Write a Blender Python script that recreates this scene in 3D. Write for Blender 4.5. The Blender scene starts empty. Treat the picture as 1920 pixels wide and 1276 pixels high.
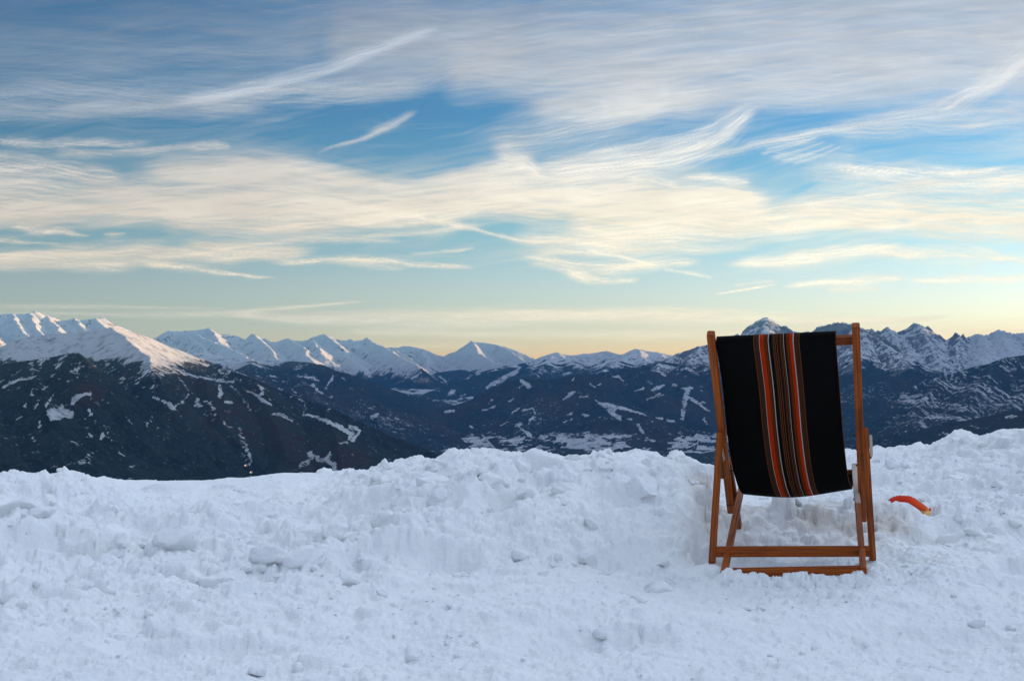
import bpy, bmesh, math, random
import numpy as np
from mathutils import Vector, Matrix
random.seed(7)
R = math.radians
scene = bpy.context.scene
col = scene.collection

# ------------------------------------------------------------------ camera
F = 2250.0                      # focal length in photo pixels (1920 wide)
CZ = 0.83                       # eye height above the snow at the chair
PITCH = math.atan((678 - 638) / F)
cam_d = bpy.data.cameras.new('camera')
cam_d.sensor_width = 36.0
cam_d.lens = 36.0 * F / 1920.0
cam_d.clip_start = 0.05
cam_d.clip_end = 900000.0
cam = bpy.data.objects.new('camera', cam_d)
col.objects.link(cam)
cam.location = (0, 0, CZ)
cam.rotation_euler = (math.pi / 2 + PITCH, 0, 0)
scene.camera = cam
sT, cT = math.sin(PITCH), math.cos(PITCH)

def at(px, py, Y):
    """world point at forward distance Y seen at photo pixel (px, py)"""
    a = (px - 960.0) / F
    b = (638.0 - py) / F
    t = Y / (cT - b * sT)
    return (a * t, Y, CZ + t * (sT + b * cT))

def topix(x, y, z):
    d = y * cT + (z - CZ) * sT
    return 960 + F * x / d, 638 - F * (-y * sT + (z - CZ) * cT) / d

# ------------------------------------------------------------------ noise
def _h(ix, iy, seed):
    n = (ix.astype(np.int64) * 374761393 + iy.astype(np.int64) * 668265263 + seed * 974634777) & 0xffffffff
    n = ((n ^ (n >> 13)) * 1274126177) & 0xffffffff
    n = n ^ (n >> 16)
    return n

def perlin(x, y, seed=0):
    x = np.asarray(x, dtype=np.float64); y = np.asarray(y, dtype=np.float64)
    x0 = np.floor(x); y0 = np.floor(y)
    fx = x - x0; fy = y - y0
    u = fx * fx * fx * (fx * (fx * 6 - 15) + 10)
    v = fy * fy * fy * (fy * (fy * 6 - 15) + 10)
    def g(dx, dy):
        a = _h(x0 + dx, y0 + dy, seed) * (2 * math.pi / 4294967296.0)
        return np.cos(a) * (fx - dx) + np.sin(a) * (fy - dy)
    a = g(0, 0); b = g(1, 0); c = g(0, 1); d = g(1, 1)
    return 1.5 * ((a * (1 - u) + b * u) * (1 - v) + (c * (1 - u) + d * u) * v)

def fbm(x, y, oct=5, seed=0, gain=0.5, lac=2.03):
    s = 0; a = 1.0; t = 0
    for i in range(oct):
        s = s + a * perlin(x * lac ** i + i * 7.3, y * lac ** i - i * 3.1, seed + i)
        t += a; a *= gain
    return s / t

def ridged(x, y, oct=5, seed=0, gain=0.5, lac=2.05):
    s = 0; a = 1.0; t = 0; w = 1.0
    for i in range(oct):
        n = 1 - np.abs(perlin(x * lac ** i + i * 5.7, y * lac ** i + i * 2.9, seed + i)) * 1.4
        n = n * n
        s = s + a * n * w
        w = np.clip(n * 1.6, 0, 1)
        t += a; a *= gain
    return s / t

def sstep(a, b, x):
    t = np.clip((x - a) / (b - a), 0, 1)
    return t * t * (3 - 2 * t)

# ------------------------------------------------------------------ tagging / object helpers
def tag(o, label=None, cat=None, group=None, kind=None):
    if label: o['label'] = label
    if cat: o['category'] = cat
    if group: o['group'] = group
    if kind: o['kind'] = kind
    return o

def link_mesh(name, me, mat, parent=None):
    o = bpy.data.objects.new(name, me)
    col.objects.link(o)
    if mat: me.materials.append(mat)
    if parent:
        o.parent = parent
    return o

def grid_mesh(name, X, Y, Z, mat, attrs=None, smooth=True):
    n, m = X.shape
    me = bpy.data.meshes.new(name)
    co = np.stack([X, Y, Z], -1).reshape(-1, 3).astype(np.float32)
    me.vertices.add(n * m)
    me.vertices.foreach_set('co', co.ravel())
    idx = np.arange(n * m).reshape(n, m)
    q = np.stack([idx[:-1, :-1], idx[1:, :-1], idx[1:, 1:], idx[:-1, 1:]], -1).reshape(-1, 4)
    nf = len(q)
    me.loops.add(nf * 4)
    me.loops.foreach_set('vertex_index', q.ravel().astype(np.int32))
    me.polygons.add(nf)
    me.polygons.foreach_set('loop_start', (np.arange(nf) * 4).astype(np.int32))
    me.update(calc_edges=True)
    me.polygons.foreach_set('use_smooth', np.full(nf, smooth))
    for k, v in (attrs or {}).items():
        v = np.asarray(v)
        if v.ndim == 3:
            at_ = me.attributes.new(k, 'FLOAT_COLOR', 'POINT')
            c4 = np.concatenate([v.reshape(-1, 3), np.ones((n * m, 1))], 1).astype(np.float32)
            at_.data.foreach_set('color', c4.ravel())
        else:
            at_ = me.attributes.new(k, 'FLOAT', 'POINT')
            at_.data.foreach_set('value', v.astype(np.float32).ravel())
    return link_mesh(name, me, mat)

class N:
    """tiny node-tree helper"""
    def __init__(s, name):
        s.m = bpy.data.materials.new(name); s.m.use_nodes = True
        s.t = s.m.node_tree; s.t.nodes.clear()
        s.out = s.t.nodes.new('ShaderNodeOutputMaterial')
    def n(s, typ, inputs=None, **kw):
        nd = s.t.nodes.new(typ)
        for k, v in kw.items(): setattr(nd, k, v)
        for k, v in (inputs or {}).items():
            if isinstance(v, bpy.types.NodeSocket): s.t.links.new(v, nd.inputs[k])
            else: nd.inputs[k].default_value = v
        return nd
    def math(s, op, a, b=0.0, c=None, clamp=False):
        d = {0: a, 1: b}
        if c is not None: d[2] = c
        return s.n('ShaderNodeMath', d, operation=op, use_clamp=clamp).outputs[0]
    def mix(s, f, a, b, bt='MIX'):
        nd = s.t.nodes.new('ShaderNodeMix'); nd.data_type = 'RGBA'; nd.blend_type = bt
        for k, v in ((0, f), (6, a), (7, b)):
            if isinstance(v, bpy.types.NodeSocket): s.t.links.new(v, nd.inputs[k])
            else: nd.inputs[k].default_value = v if k == 0 else (tuple(v) + (1,))[:4]
        return nd.outputs[2]
    def attr(s, name, o='Fac'):
        return s.n('ShaderNodeAttribute', attribute_name=name).outputs[o]
    def noise(s, vec, scale, detail=4, rough=0.55, dist=0.0, o=0):
        return s.n('ShaderNodeTexNoise', {'Vector': vec, 'Scale': scale, 'Detail': detail, 'Roughness': rough, 'Distortion': dist}).outputs[o]
    def ramp(s, f, stops, interp='LINEAR'):
        nd = s.n('ShaderNodeValToRGB', {0: f}); cr = nd.color_ramp; cr.interpolation = interp
        while len(cr.elements) > 1: cr.elements.remove(cr.elements[-1])
        for i, (p, c) in enumerate(stops):
            e = cr.elements[0] if i == 0 else cr.elements.new(p)
            e.position = p; e.color = (tuple(c) + (1,))[:4] if not isinstance(c, float) else (c, c, c, 1)
        return nd.outputs[0]
    def scalevec(s, vec, sc):
        return s.n('ShaderNodeVectorMath', {0: vec, 1: sc}, operation='MULTIPLY').outputs[0]
    def surf(s, sh): s.t.links.new(sh, s.out.inputs[0]); return s.m

# ------------------------------------------------------------------ light: sun, sky
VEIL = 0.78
SUN_AZ, SUN_EL = 58.0, 3.2        # degrees right of the view, above the horizon
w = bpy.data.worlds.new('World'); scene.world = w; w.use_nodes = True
nt = w.node_tree; nt.nodes.clear()
def wn(typ, **kw):
    nd = nt.nodes.new(typ)
    for k, v in kw.items(): setattr(nd, k, v)
    return nd
wo = wn('ShaderNodeOutputWorld'); bg = wn('ShaderNodeBackground')
nt.links.new(bg.outputs[0], wo.inputs[0])
sky = wn('ShaderNodeTexSky', sky_type='NISHITA', sun_disc=False)
sky.sun_elevation = R(SUN_EL); sky.sun_rotation = R(SUN_AZ)
sky.altitude = 1900; sky.air_density = 1.0; sky.dust_density = 0.6; sky.ozone_density = 1.5
tc = wn('ShaderNodeTexCoord'); sep = wn('ShaderNodeSeparateXYZ')
nt.links.new(tc.outputs['Generated'], sep.inputs[0])
#--
def wramp(stops, src):
    r = wn('ShaderNodeValToRGB'); cr = r.color_ramp
    nt.links.new(src, r.inputs[0])
    while len(cr.elements) > 1: cr.elements.remove(cr.elements[-1])
    for i, (p, c) in enumerate(stops):
        e = cr.elements[0] if i == 0 else cr.elements.new(p)
        e.position = p; e.color = (c[0], c[1], c[2], 1)
    return r.outputs[0]
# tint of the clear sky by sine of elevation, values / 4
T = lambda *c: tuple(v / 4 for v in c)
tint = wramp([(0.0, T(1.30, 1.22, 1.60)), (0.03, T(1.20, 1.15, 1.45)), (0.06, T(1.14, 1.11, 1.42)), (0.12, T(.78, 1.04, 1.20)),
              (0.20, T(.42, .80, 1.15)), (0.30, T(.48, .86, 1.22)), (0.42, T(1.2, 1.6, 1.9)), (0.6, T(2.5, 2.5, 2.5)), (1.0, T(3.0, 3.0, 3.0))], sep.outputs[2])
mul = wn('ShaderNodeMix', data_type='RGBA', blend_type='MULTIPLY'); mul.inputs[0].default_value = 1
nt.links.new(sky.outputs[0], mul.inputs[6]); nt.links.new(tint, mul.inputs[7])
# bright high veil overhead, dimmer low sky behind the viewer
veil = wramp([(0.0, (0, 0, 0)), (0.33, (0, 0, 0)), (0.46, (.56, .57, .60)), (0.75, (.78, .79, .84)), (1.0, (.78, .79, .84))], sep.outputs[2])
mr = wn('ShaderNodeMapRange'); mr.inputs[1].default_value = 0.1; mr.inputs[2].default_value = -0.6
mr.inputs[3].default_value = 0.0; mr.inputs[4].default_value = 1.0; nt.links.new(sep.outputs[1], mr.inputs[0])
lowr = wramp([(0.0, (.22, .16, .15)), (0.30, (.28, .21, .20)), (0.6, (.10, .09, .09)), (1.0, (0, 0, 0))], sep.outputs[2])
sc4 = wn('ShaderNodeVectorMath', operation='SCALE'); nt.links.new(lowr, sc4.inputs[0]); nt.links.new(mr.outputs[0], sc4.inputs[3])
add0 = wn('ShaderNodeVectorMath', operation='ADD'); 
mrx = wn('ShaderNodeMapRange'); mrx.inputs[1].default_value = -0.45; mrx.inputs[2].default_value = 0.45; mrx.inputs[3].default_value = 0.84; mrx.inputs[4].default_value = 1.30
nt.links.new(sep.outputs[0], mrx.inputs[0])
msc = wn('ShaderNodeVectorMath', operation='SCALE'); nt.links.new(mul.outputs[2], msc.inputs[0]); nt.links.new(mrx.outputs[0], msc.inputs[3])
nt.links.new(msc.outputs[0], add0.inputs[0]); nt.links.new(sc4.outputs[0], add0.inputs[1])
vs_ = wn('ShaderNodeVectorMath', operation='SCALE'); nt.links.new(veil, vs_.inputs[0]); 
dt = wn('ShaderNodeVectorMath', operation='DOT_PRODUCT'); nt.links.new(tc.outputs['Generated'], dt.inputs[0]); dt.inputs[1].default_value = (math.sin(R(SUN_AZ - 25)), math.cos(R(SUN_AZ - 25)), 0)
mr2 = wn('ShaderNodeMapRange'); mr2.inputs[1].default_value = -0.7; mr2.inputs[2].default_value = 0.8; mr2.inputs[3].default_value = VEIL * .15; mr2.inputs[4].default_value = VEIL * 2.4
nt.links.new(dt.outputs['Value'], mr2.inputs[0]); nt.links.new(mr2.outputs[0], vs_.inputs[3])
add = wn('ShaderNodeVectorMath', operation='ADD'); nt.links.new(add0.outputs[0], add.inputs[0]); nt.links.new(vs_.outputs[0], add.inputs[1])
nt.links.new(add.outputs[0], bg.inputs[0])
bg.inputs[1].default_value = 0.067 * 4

sd = bpy.data.lights.new('sun', 'SUN'); sd.energy = 5.0; sd.angle = R(0.53); sd.color = (1.0, 0.62, 0.27)
so = bpy.data.objects.new('sun', sd); col.objects.link(so)
sdir = Vector((math.sin(R(SUN_AZ)) * math.cos(R(SUN_EL)), math.cos(R(SUN_AZ)) * math.cos(R(SUN_EL)), math.sin(R(SUN_EL))))
so.rotation_euler = (-sdir).to_track_quat('-Z', 'Y').to_euler()
so.location = (0, 0, 50)

scene.view_settings.view_transform = 'Standard'
scene.view_settings.look = 'None'
scene.view_settings.exposure = 1.5
scene.view_settings.gamma = 1.0
scene.render.engine = 'CYCLES'
scene.cycles.max_bounces = 6
scene.cycles.diffuse_bounces = 3
scene.cycles.volume_bounces = 0
scene.cycles.transparent_max_bounces = 8
try: scene.cycles.use_fast_gi = False
except Exception: pass

# ------------------------------------------------------------------ terrain materials
def terrain_mat(name, forest=(0.009, 0.013, 0.013), larch=(0.048, 0.021, 0.010), fine=1 / 45.0, speck=0.35, rockc=(0.14, 0.135, 0.135), bumpk=.3, mot=(0.17, 0.18, 0.20), snowc=(.38, .39, .41)):
    s = N(name)
    geo = s.n('ShaderNodeNewGeometry')
    P = geo.outputs['Position']
    snow = s.attr('snow'); rock = s.attr('rock'); lar = s.attr('larch')
    n1 = s.noise(P, fine * 1.3, 3, 0.75)
    # fine break-up of the snow / tree boundary
    v = s.math('ADD', snow, s.math('MULTIPLY', s.math('SUBTRACT', n1, 0.5), speck * 7.0))
    f = s.n('ShaderNodeMapRange', {0: v, 1: 0.36, 2: 0.66}, interpolation_type='SMOOTHSTEP').outputs[0]
    # snow lying between the trees: solid where the mask is solid
    solid = s.n('ShaderNodeMapRange', {0: snow, 1: 0.72, 2: 0.92}).outputs[0]
    f = s.math('MAXIMUM', f, solid)
    n2 = s.noise(P, fine * 0.45, 4, 0.65)
    fo = s.mix(lar, forest, larch)
    n5 = s.noise(P, fine * 2.6, 2, 0.7)
    fo = s.mix(s.ramp(n2, [(0.35, 0.0), (0.7, 1.0)]), fo, tuple(c * 2.4 for c in forest))
    fo = s.mix(s.ramp(n5, [(0.50, 0.0), (0.66, 1.0)]), fo, (0.030, 0.035, 0.038))
    n3 = s.noise(s.scalevec(P, (1, 1, 2.5)), fine * 0.35, 5, 0.7)
    rc = s.mix(s.ramp(n3, [(0.35, 0.0), (0.65, 1.0)]), tuple(c * 0.55 for c in rockc), tuple(c * 1.35 for c in rockc))
    ground = s.mix(rock, fo, rc)
    # wind-packed snow with stones and shrubs showing through here and there
    n4 = s.noise(P, fine * 0.6, 5, 0.7)
    sn = s.mix(s.ramp(n4, [(0.36, 0.0), (0.50, 1.0)]), mot, snowc)
    c = s.mix(f, ground, sn)
    bh = s.math('ADD', s.noise(P, fine * 0.8, 4, 0.6), s.math('MULTIPLY', s.noise(P, fine * 2.5, 2, 0.6), 0.4))
    bump = s.n('ShaderNodeBump', {'Strength': bumpk, 'Distance': 14.0, 'Height': bh})
    b = s.n('ShaderNodeBsdfPrincipled', {'Base Color': c, 'Roughness': 1.0, 'Specular IOR Level': 0.0, 'Normal': bump.outputs[0]})
    return s.surf(b.outputs[0])

M_hill = terrain_mat('forested_snow_slope')
M_mtn = terrain_mat('alpine_rock_and_snow', fine=1 / 55.0, speck=0.34, rockc=(0.13, 0.125, 0.12), snowc=(.48, .49, .51), mot=(.24, .25, .27))
M_far = terrain_mat('far_alpine_snow', fine=1 / 120.0, speck=0.14, rockc=(0.19, 0.15, 0.12), bumpk=.15, mot=(.36, .37, .39), snowc=(.43, .435, .45))
M_field = terrain_mat('valley_fields', forest=(0.013, 0.018, 0.014), fine=1 / 60.0, speck=0.3)

# ------------------------------------------------------------------ terrain builder
def seg_dist(X, Y, p0, p1):
    dx, dy = p1[0] - p0[0], p1[1] - p0[1]
    L2 = dx * dx + dy * dy + 1e-9
    t = np.clip(((X - p0[0]) * dx + (Y - p0[1]) * dy) / L2, 0, 1)
    ex = X - (p0[0] + t * dx); ey = Y - (p0[1] + t * dy)
    return np.sqrt(ex * ex + ey * ey), t, math.sqrt(L2)

def terrain(name, mat, ridges, px0, px1, Y0, Y1, rows, step=2.0, slope=0.55, near=900.0, concave=0.55,
            gully=(500.0, 90.0), rough=60.0, jag=0.0, warp=140.0, seed=0, floor=-1290.0, mask=None, strokes=(), foot=0.0, ys=1.0, lump=1.0):
    rowpow = 1.0; Y0, Y1 = Y0 * ys, Y1 * ys
    cols = int((px1 - px0) / step) + 1
    a = (np.linspace(px0, px1, cols) - 960) / F
    v = np.linspace(0, 1, rows) ** rowpow
    yy = Y0 + (Y1 - Y0) * v
    A, YY = np.meshgrid(a, yy, indexing='ij')
    X = A * YY
    # warp the plan so creases and spurs wander
    wx = X + warp * (fbm(X / 1500, YY / 1500, 3, seed + 50) + .9 * fbm(X / 480, YY / 480, 4, seed + 51, gain=.6))
    wy = YY + warp * (fbm(X / 1500, YY / 1500, 3, seed + 60) + .9 * fbm(X / 480, YY / 480, 4, seed + 61, gain=.6))
    best = np.full(X.shape, -1e9); D = np.zeros_like(X); S = np.zeros_like(X)
    for ri, rd in enumerate(ridges):
        pts = [at(p[0], p[1], p[2] * ys) for p in rd['pts']]
        sl = rd.get('slope', slope); nr = rd.get('near', near); cc = rd.get('concave', concave)
        acc = 0.0
        for i in range(len(pts) - 1):
            p0, p1 = pts[i], pts[i + 1]
            # blend to unwarped coordinates close to the crest so the skyline stays put
            d0, t0, L = seg_dist(X, YY, p0, p1)
            k = sstep(0, 500, d0) if ri == 0 or rd.get('sky') else 1.0
            d, t, L = seg_dist(X * (1 - k) + wx * k, YY * (1 - k) + wy * k, p0, p1)
            zr = p0[2] + (p1[2] - p0[2]) * t
            drop = sl * (nr * (1 - np.exp(-d / nr)) * (1 - cc) * 1.0 + cc * d)
            drop = drop + rd.get('crag', 0.0) * (1 - np.exp(-d0 / 55.0))
            h = zr - drop
            m = h > best
            best = np.where(m, h, best); D = np.where(m, d, D); S = np.where(m, acc + t * L + ri * 7777.0, S)
            acc += L
    g_l, g_a = gully
    fade = sstep(0, 450, D)
    gl = ridged(S / g_l + fbm(X / 700, YY / 700, 3, seed + 9) * 0.6, D / (g_l * 4.5), 4, seed + 11) - 0.55
    Z = best + gl * g_a * fade * np.clip(D / 900, 0.25, 1.3)
    rn = ridged(X / 900, YY / 900, 6, seed + 21, gain=0.52) - 0.5
    Z = Z + rn * rough * sstep(0, 350, D)
    if jag:
        Z = Z + jag * (ridged(X / 130, YY / 130, 4, seed + 31, gain=0.6) - 0.55)
    Z = np.maximum(Z, floor - 60)
    # derived fields
    dzx = np.gradient(Z, axis=0) / (np.gradient(X, axis=0) + 1e-9)
    dzy = np.gradient(Z, axis=1) / (np.gradient(YY, axis=1) + 1e-9)
    sl_ = np.sqrt(dzx ** 2 + dzy ** 2)
    PX, PY = topix(X, YY, Z)
    snow, rock, larch = mask(X, YY, Z, sl_, PX, PY, D, S, rn, gl)
    # clearings and pistes
    if strokes:
        jx = PX + 5.5 * fbm(PX / 11, PY / 8, 4, seed + 71, gain=.65); jy = PY + 4.0 * fbm(PX / 11, PY / 8, 4, seed + 72, gain=.65)
        brk = 1 - .55 * sstep(.05, .5, fbm(PX / 9, PY / 7, 3, seed + 73))
        for st in strokes:
            pts, wd, amt = st
            dm = np.full(X.shape, 1e9)
            for i in range(len(pts) - 1):
                q = pts[i]; r = pts[i + 1]
                w0 = q[2] if len(q) > 2 else wd; w1 = r[2] if len(r) > 2 else wd
                d, t, L = seg_dist(jx, jy, q, r)
                dm = np.minimum(dm, d / (w0 + (w1 - w0) * t))
            snow = np.maximum(snow, amt * brk * (1 - sstep(0.55, 1.35, dm)))
    return grid_mesh(name, X, YY, Z, mat, {'snow': snow, 'rock': rock, 'larch': larch})

def ridge(pts, **k):
    d = {'pts': pts}; d.update(k); return d

def with_y(pl, *keys):
    """polyline of photo pixels -> (px, py, Y) with Y interpolated between (px, Y) keys"""
    xs = [k[0] for k in keys]; ys = [k[1] for k in keys]
    return [(p[0], p[1], float(np.interp(p[0], xs, ys))) for p in pl]

# --- masks
def mask_hill(treeline, width=160, clear=0.42, seed=0, larch_amt=0.5, streak=1.0, tl_fn=None, sk=1.0, tex=0.3):
    def f(X, Y, Z, sl, PX, PY, D, S, rn, gl):
        tl = treeline if tl_fn is None else tl_fn(PX, PY)
        n = fbm(X / 420, Y / 420 + Z / 300, 5, seed + 1, gain=0.6)
        s = sstep(-width, width, Z - tl + n * 330)
        # thin wood with snow showing under the trees
        n2 = fbm(X / 160, (Y + Z) / 160, 4, seed + 2, gain=0.65)
        n3 = fbm(X / 1400, Y / 1400, 3, seed + 3)
        thin = tex * sstep(-0.15, 0.6, n2 + n3 * 0.8 + gl * 0.5)
        # slanting cleared strips running down the slope
        u = (X * 0.8 + Z * sk) / 130.0; v = (X * -0.35 * sk + Z) / 520.0
        st = fbm(u, v, 3, seed + 4)
        patch = fbm(X / 300, Z / 200, 3, seed + 5)
        strip = sstep(clear, clear + 0.10, st * 0.75 + patch * 0.55) * 0.85 * streak
        snow = np.maximum(np.maximum(s, thin), strip)
        rock = sstep(0.6, 1.0, s) * 1.0
        la = larch_amt * sstep(0.0, 0.5, fbm(X / 900, Y / 900, 3, seed + 6) + 0.2)
        return snow, rock, la
    return f

def mask_alp(treeline, rocky=0.5, slope_lim=0.75, seed=0, tl_w=220, band=0.0, tex=0.35):
    def f(X, Y, Z, sl, PX, PY, D, S, rn, gl):
        n = fbm(X / 350, Y / 350 + Z / 200, 5, seed + 1, gain=0.62)
        tl = sstep(-tl_w, tl_w, Z - treeline + n * 420)
        r = sstep(slope_lim - 0.25, slope_lim + 0.35, sl + n * 0.75 * 1.0 + fbm(X / 110, Y / 110 + Z / 45, 4, seed + 2, gain=0.65) * 0.75)
        if band:
            r = np.clip(r + band * sstep(0.1, 0.5, perlin(X / 900 , Z / 28 + fbm(X / 500, Y / 500, 3, seed + 7) * 3, seed + 8)), 0, 1)
        above = 1 - rocky * r
        n2 = fbm(X / 130, (Y * 0.4 + Z) / 170, 4, seed + 3, gain=0.65)
        below = tex * sstep(-0.2, 0.6, n2 + gl * 0.6)
        snow = above * tl + below * (1 - tl)
        la = 0.5 * sstep(0.0, 0.5, fbm(X / 900, Y / 900, 3, seed + 6))
        return snow, sstep(0.25, 0.6, tl), la
    return f

def snap(crest, rds):
    """start every spur on its crest line, keeping the spur's own run"""
    xs = [p[0] for p in crest]; ys = [p[2] for p in crest]
    for rd in rds:
        q = rd['pts']; d = float(np.interp(q[0][0], xs, ys)) - q[0][2]
        if rd.get('free'): d *= .8
        rd['pts'] = [(p[0], p[1], p[2] + d) for p in q]
    return rds
# ============ far left range, sunlit
K = 1000.0
far_left = with_y([(-800, 612), (-640, 590), (-520, 606), (-400, 588), (-260, 600), (-160, 592), (-80, 596), (0, 588), (15, 586), (30, 587), (45, 588), (56, 585), (65, 582), (74, 585), (85, 590), (100, 594), (118, 600),
                   (128, 599), (136, 596), (142, 595), (150, 600), (160, 599), (170, 597), (180, 595), (195, 595), (203, 602), (215, 607), (240, 617), (290, 636), (380, 668)],
                  (-260, 18.4 * K), (56, 21.8 * K), (240, 24.2 * K), (400, 25 * K))
terrain('mountain_range', M_far, [ridge(far_left)] + snap(far_left, [
    ridge([(56, 585, 22 * K), (64, 604, 21 * K), (74, 622, 19.6 * K), (88, 650, 18 * K)]),
    ridge([(20, 586, 21.8 * K), (34, 607, 20.4 * K), (46, 628, 19 * K)]),
    ridge([(85, 590, 22 * K), (98, 604, 21.2 * K), (116, 622, 20 * K)]),
    ridge([(118, 600, 22 * K), (132, 612, 21.2 * K), (146, 628, 20 * K)]),
    ridge([(142, 595, 22.3 * K), (150, 606, 21.4 * K), (160, 620, 20.5 * K)]),
    ridge([(180, 595, 22.5 * K), (190, 606, 21.8 * K), (205, 620, 20.8 * K)]),
    ridge([(-60, 596, 21 * K), (-30, 615, 19.5 * K), (0, 640, 17.8 * K)]),
    ridge([(-140, 594, 21 * K), (-110, 620, 19 * K)]),
]), -760, 420, 13.5 * K, 26.5 * K, 320, slope=0.78, near=1000, concave=.7, rough=90, gully=(380, 90), jag=24, seed=100, warp=90,
    mask=mask_alp(-600, rocky=0.85, slope_lim=1.1, seed=101))

# ============ left-middle range, snow with sunlit spurs
midr = with_y([(230, 650), (300, 629), (308, 622), (318, 618), (330, 620), (350, 619), (370, 618), (392, 614), (402, 622), (412, 626), (430, 625), (445, 629), (461, 636), (468, 629), (472, 625), (484, 629), (497, 633),
               (508, 640), (522, 639), (532, 635), (538, 633), (548, 637), (558, 638), (575, 637), (588, 631), (600, 627), (608, 625), (618, 628), (632, 634), (640, 637), (650, 637), (656, 634), (662, 638),
               (680, 637), (687, 632), (696, 638), (710, 645), (722, 651), (735, 650), (745, 651), (758, 648), (766, 648), (778, 650), (792, 653), (802, 657), (815, 663), (830, 667), (852, 675), (875, 684), (930, 706)],
              (230, 21.8 * K), (500, 24 * K), (720, 25.6 * K), (870, 26.6 * K), (930, 26.8 * K))
terrain('mountain_range', M_far, [ridge(midr)] + snap(midr, [
    ridge([(392, 614, 24.6 * K), (402, 624, 24 * K), (410, 636, 23.2 * K)]),
    ridge([(350, 619, 24.6 * K), (384, 632, 23 * K), (425, 650, 21.5 * K), (458, 664, 20.6 * K), (480, 690, 19 * K)]),
    ridge([(340, 622, 24 * K), (368, 636, 22.3 * K), (382, 655, 21 * K), (400, 680, 19.6 * K)]),
    ridge([(472, 625, 24.8 * K), (492, 640, 23.6 * K), (504, 650, 22.8 * K), (520, 668, 21 * K)]),
    ridge([(466, 650, 21.6 * K), (482, 662, 20.6 * K), (512, 669, 20 * K)]),
    ridge([(538, 633, 25 * K), (560, 645, 23.6 * K), (572, 652, 22.6 * K), (576, 664, 21.4 * K), (590, 680, 20.2 * K)]),
    ridge([(588, 631, 25 * K), (594, 648, 23 * K), (606, 664, 21.5 * K)]),
    ridge([(608, 625, 25 * K), (622, 634, 24.4 * K), (634, 645, 23.4 * K)]),
    ridge([(600, 640, 23.6 * K), (636, 662, 22 * K), (660, 672, 21 * K), (678, 684, 20.2 * K)]),
    ridge([(687, 632, 24.4 * K), (704, 643, 23.6 * K), (735, 658, 22.4 * K), (765, 674, 21 * K), (790, 690, 20 * K)]),
    ridge([(680, 655, 22.6 * K), (704, 660, 21.6 * K), (722, 672, 20.6 * K), (745, 690, 19.4 * K)]),
    ridge([(696, 676, 20.6 * K), (712, 680, 20 * K), (730, 692, 19 * K)]),
    ridge([(735, 650, 23.8 * K), (770, 674, 21.6 * K), (796, 690, 20.2 * K)]),
    ridge([(790, 653, 23.2 * K), (798, 664, 22 * K), (800, 678, 20.8 * K), (806, 694, 19.6 * K)]),
    ridge([(800, 657, 23 * K), (824, 672, 21.6 * K), (850, 686, 20.4 * K)]),
]), 220, 960, 15.5 * K, 28.5 * K, 360, slope=0.75, near=900, concave=.7, rough=110, gully=(380, 95), jag=20, seed=200, warp=70,
    mask=mask_alp(-230, rocky=0.75, slope_lim=1.05, seed=201, tl_w=120, tex=0.28))

# ============ distant centre peak
cen = with_y([(740, 700), (800, 680), (832, 667), (843, 661), (855, 658), (868, 649), (880, 641), (886, 638), (893, 640), (910, 642), (930, 645), (948, 649), (965, 655), (985, 663), (1003, 672), (1060, 690)],
             (740, 27 * K), (1060, 27 * K))
terrain('distant_peak', M_far, [
    ridge(cen),
    ridge([(886, 638, 27 * K), (890, 650, 26 * K), (905, 672, 24 * K)]),
    ridge([(900, 662, 24.4 * K), (925, 678, 23.4 * K), (960, 684, 23 * K)]),
    ridge([(935, 646, 27 * K), (958, 660, 26 * K), (985, 675, 24.6 * K)]),
], 730, 1080, 21 * K, 29 * K, 160, slope=0.75, near=700, concave=.7, rough=45, gully=(400, 50), jag=8, seed=300, warp=60,
    mask=mask_alp(-200, rocky=0.6, slope_lim=1.15, seed=301, band=0.35))

# ============ centre snow ridges above dark forest
c2 = with_y([(880, 704), (930, 690), (960, 685), (1003, 675), (1015, 668), (1028, 664), (1043, 660), (1052, 662), (1064, 665), (1080, 665), (1094, 662), (1100, 663), (1120, 660), (1137, 657), (1150, 661), (1162, 664), (1172, 664),
             (1182, 657), (1192, 653), (1205, 655), (1218, 658), (1232, 659), (1244, 662), (1262, 666), (1300, 676)],
            (880, 19 * K), (1137, 21 * K), (1192, 19 * K), (1300, 19 * K))
terrain('snowy_ridge', M_mtn, [
    ridge(c2),
    ridge([(1043, 660, 20.2 * K), (1030, 676, 18.8 * K), (1010, 690, 17.8 * K), (985, 706, 16.8 * K)], slope=0.42),
    ridge([(1043, 660, 20.2 * K), (1075, 680, 18.6 * K), (1110, 700, 17 * K)], slope=0.42),
    ridge([(1192, 653, 19 * K), (1170, 672, 18 * K), (1140, 690, 16.8 * K), (1110, 706, 16 * K)], slope=0.5),
    ridge([(1192, 653, 19 * K), (1205, 672, 18 * K), (1226, 698, 16.6 * K)], slope=0.5),
    ridge([(1244, 662, 19 * K), (1230, 690, 17 * K)], slope=0.5),
    ridge([(820, 722, 19 * K), (880, 704, 19 * K), (930, 690, 19 * K)], slope=0.35),
], 800, 1330, 14.6 * K, 23 * K, 260, slope=0.48, near=900, rough=45, gully=(260, 42), jag=7, seed=400, warp=90, ys=1.1,
    mask=mask_alp(-60, rocky=0.6, slope_lim=0.85, seed=401, tl_w=90, tex=0.55),
    strokes=[([(975, 690, 3), (968, 700, 4), (945, 712, 3.5), (915, 725, 2)], 3, 0.9), ([(900, 700, 2), (880, 712, 1.5)], 2, .8)])

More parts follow.
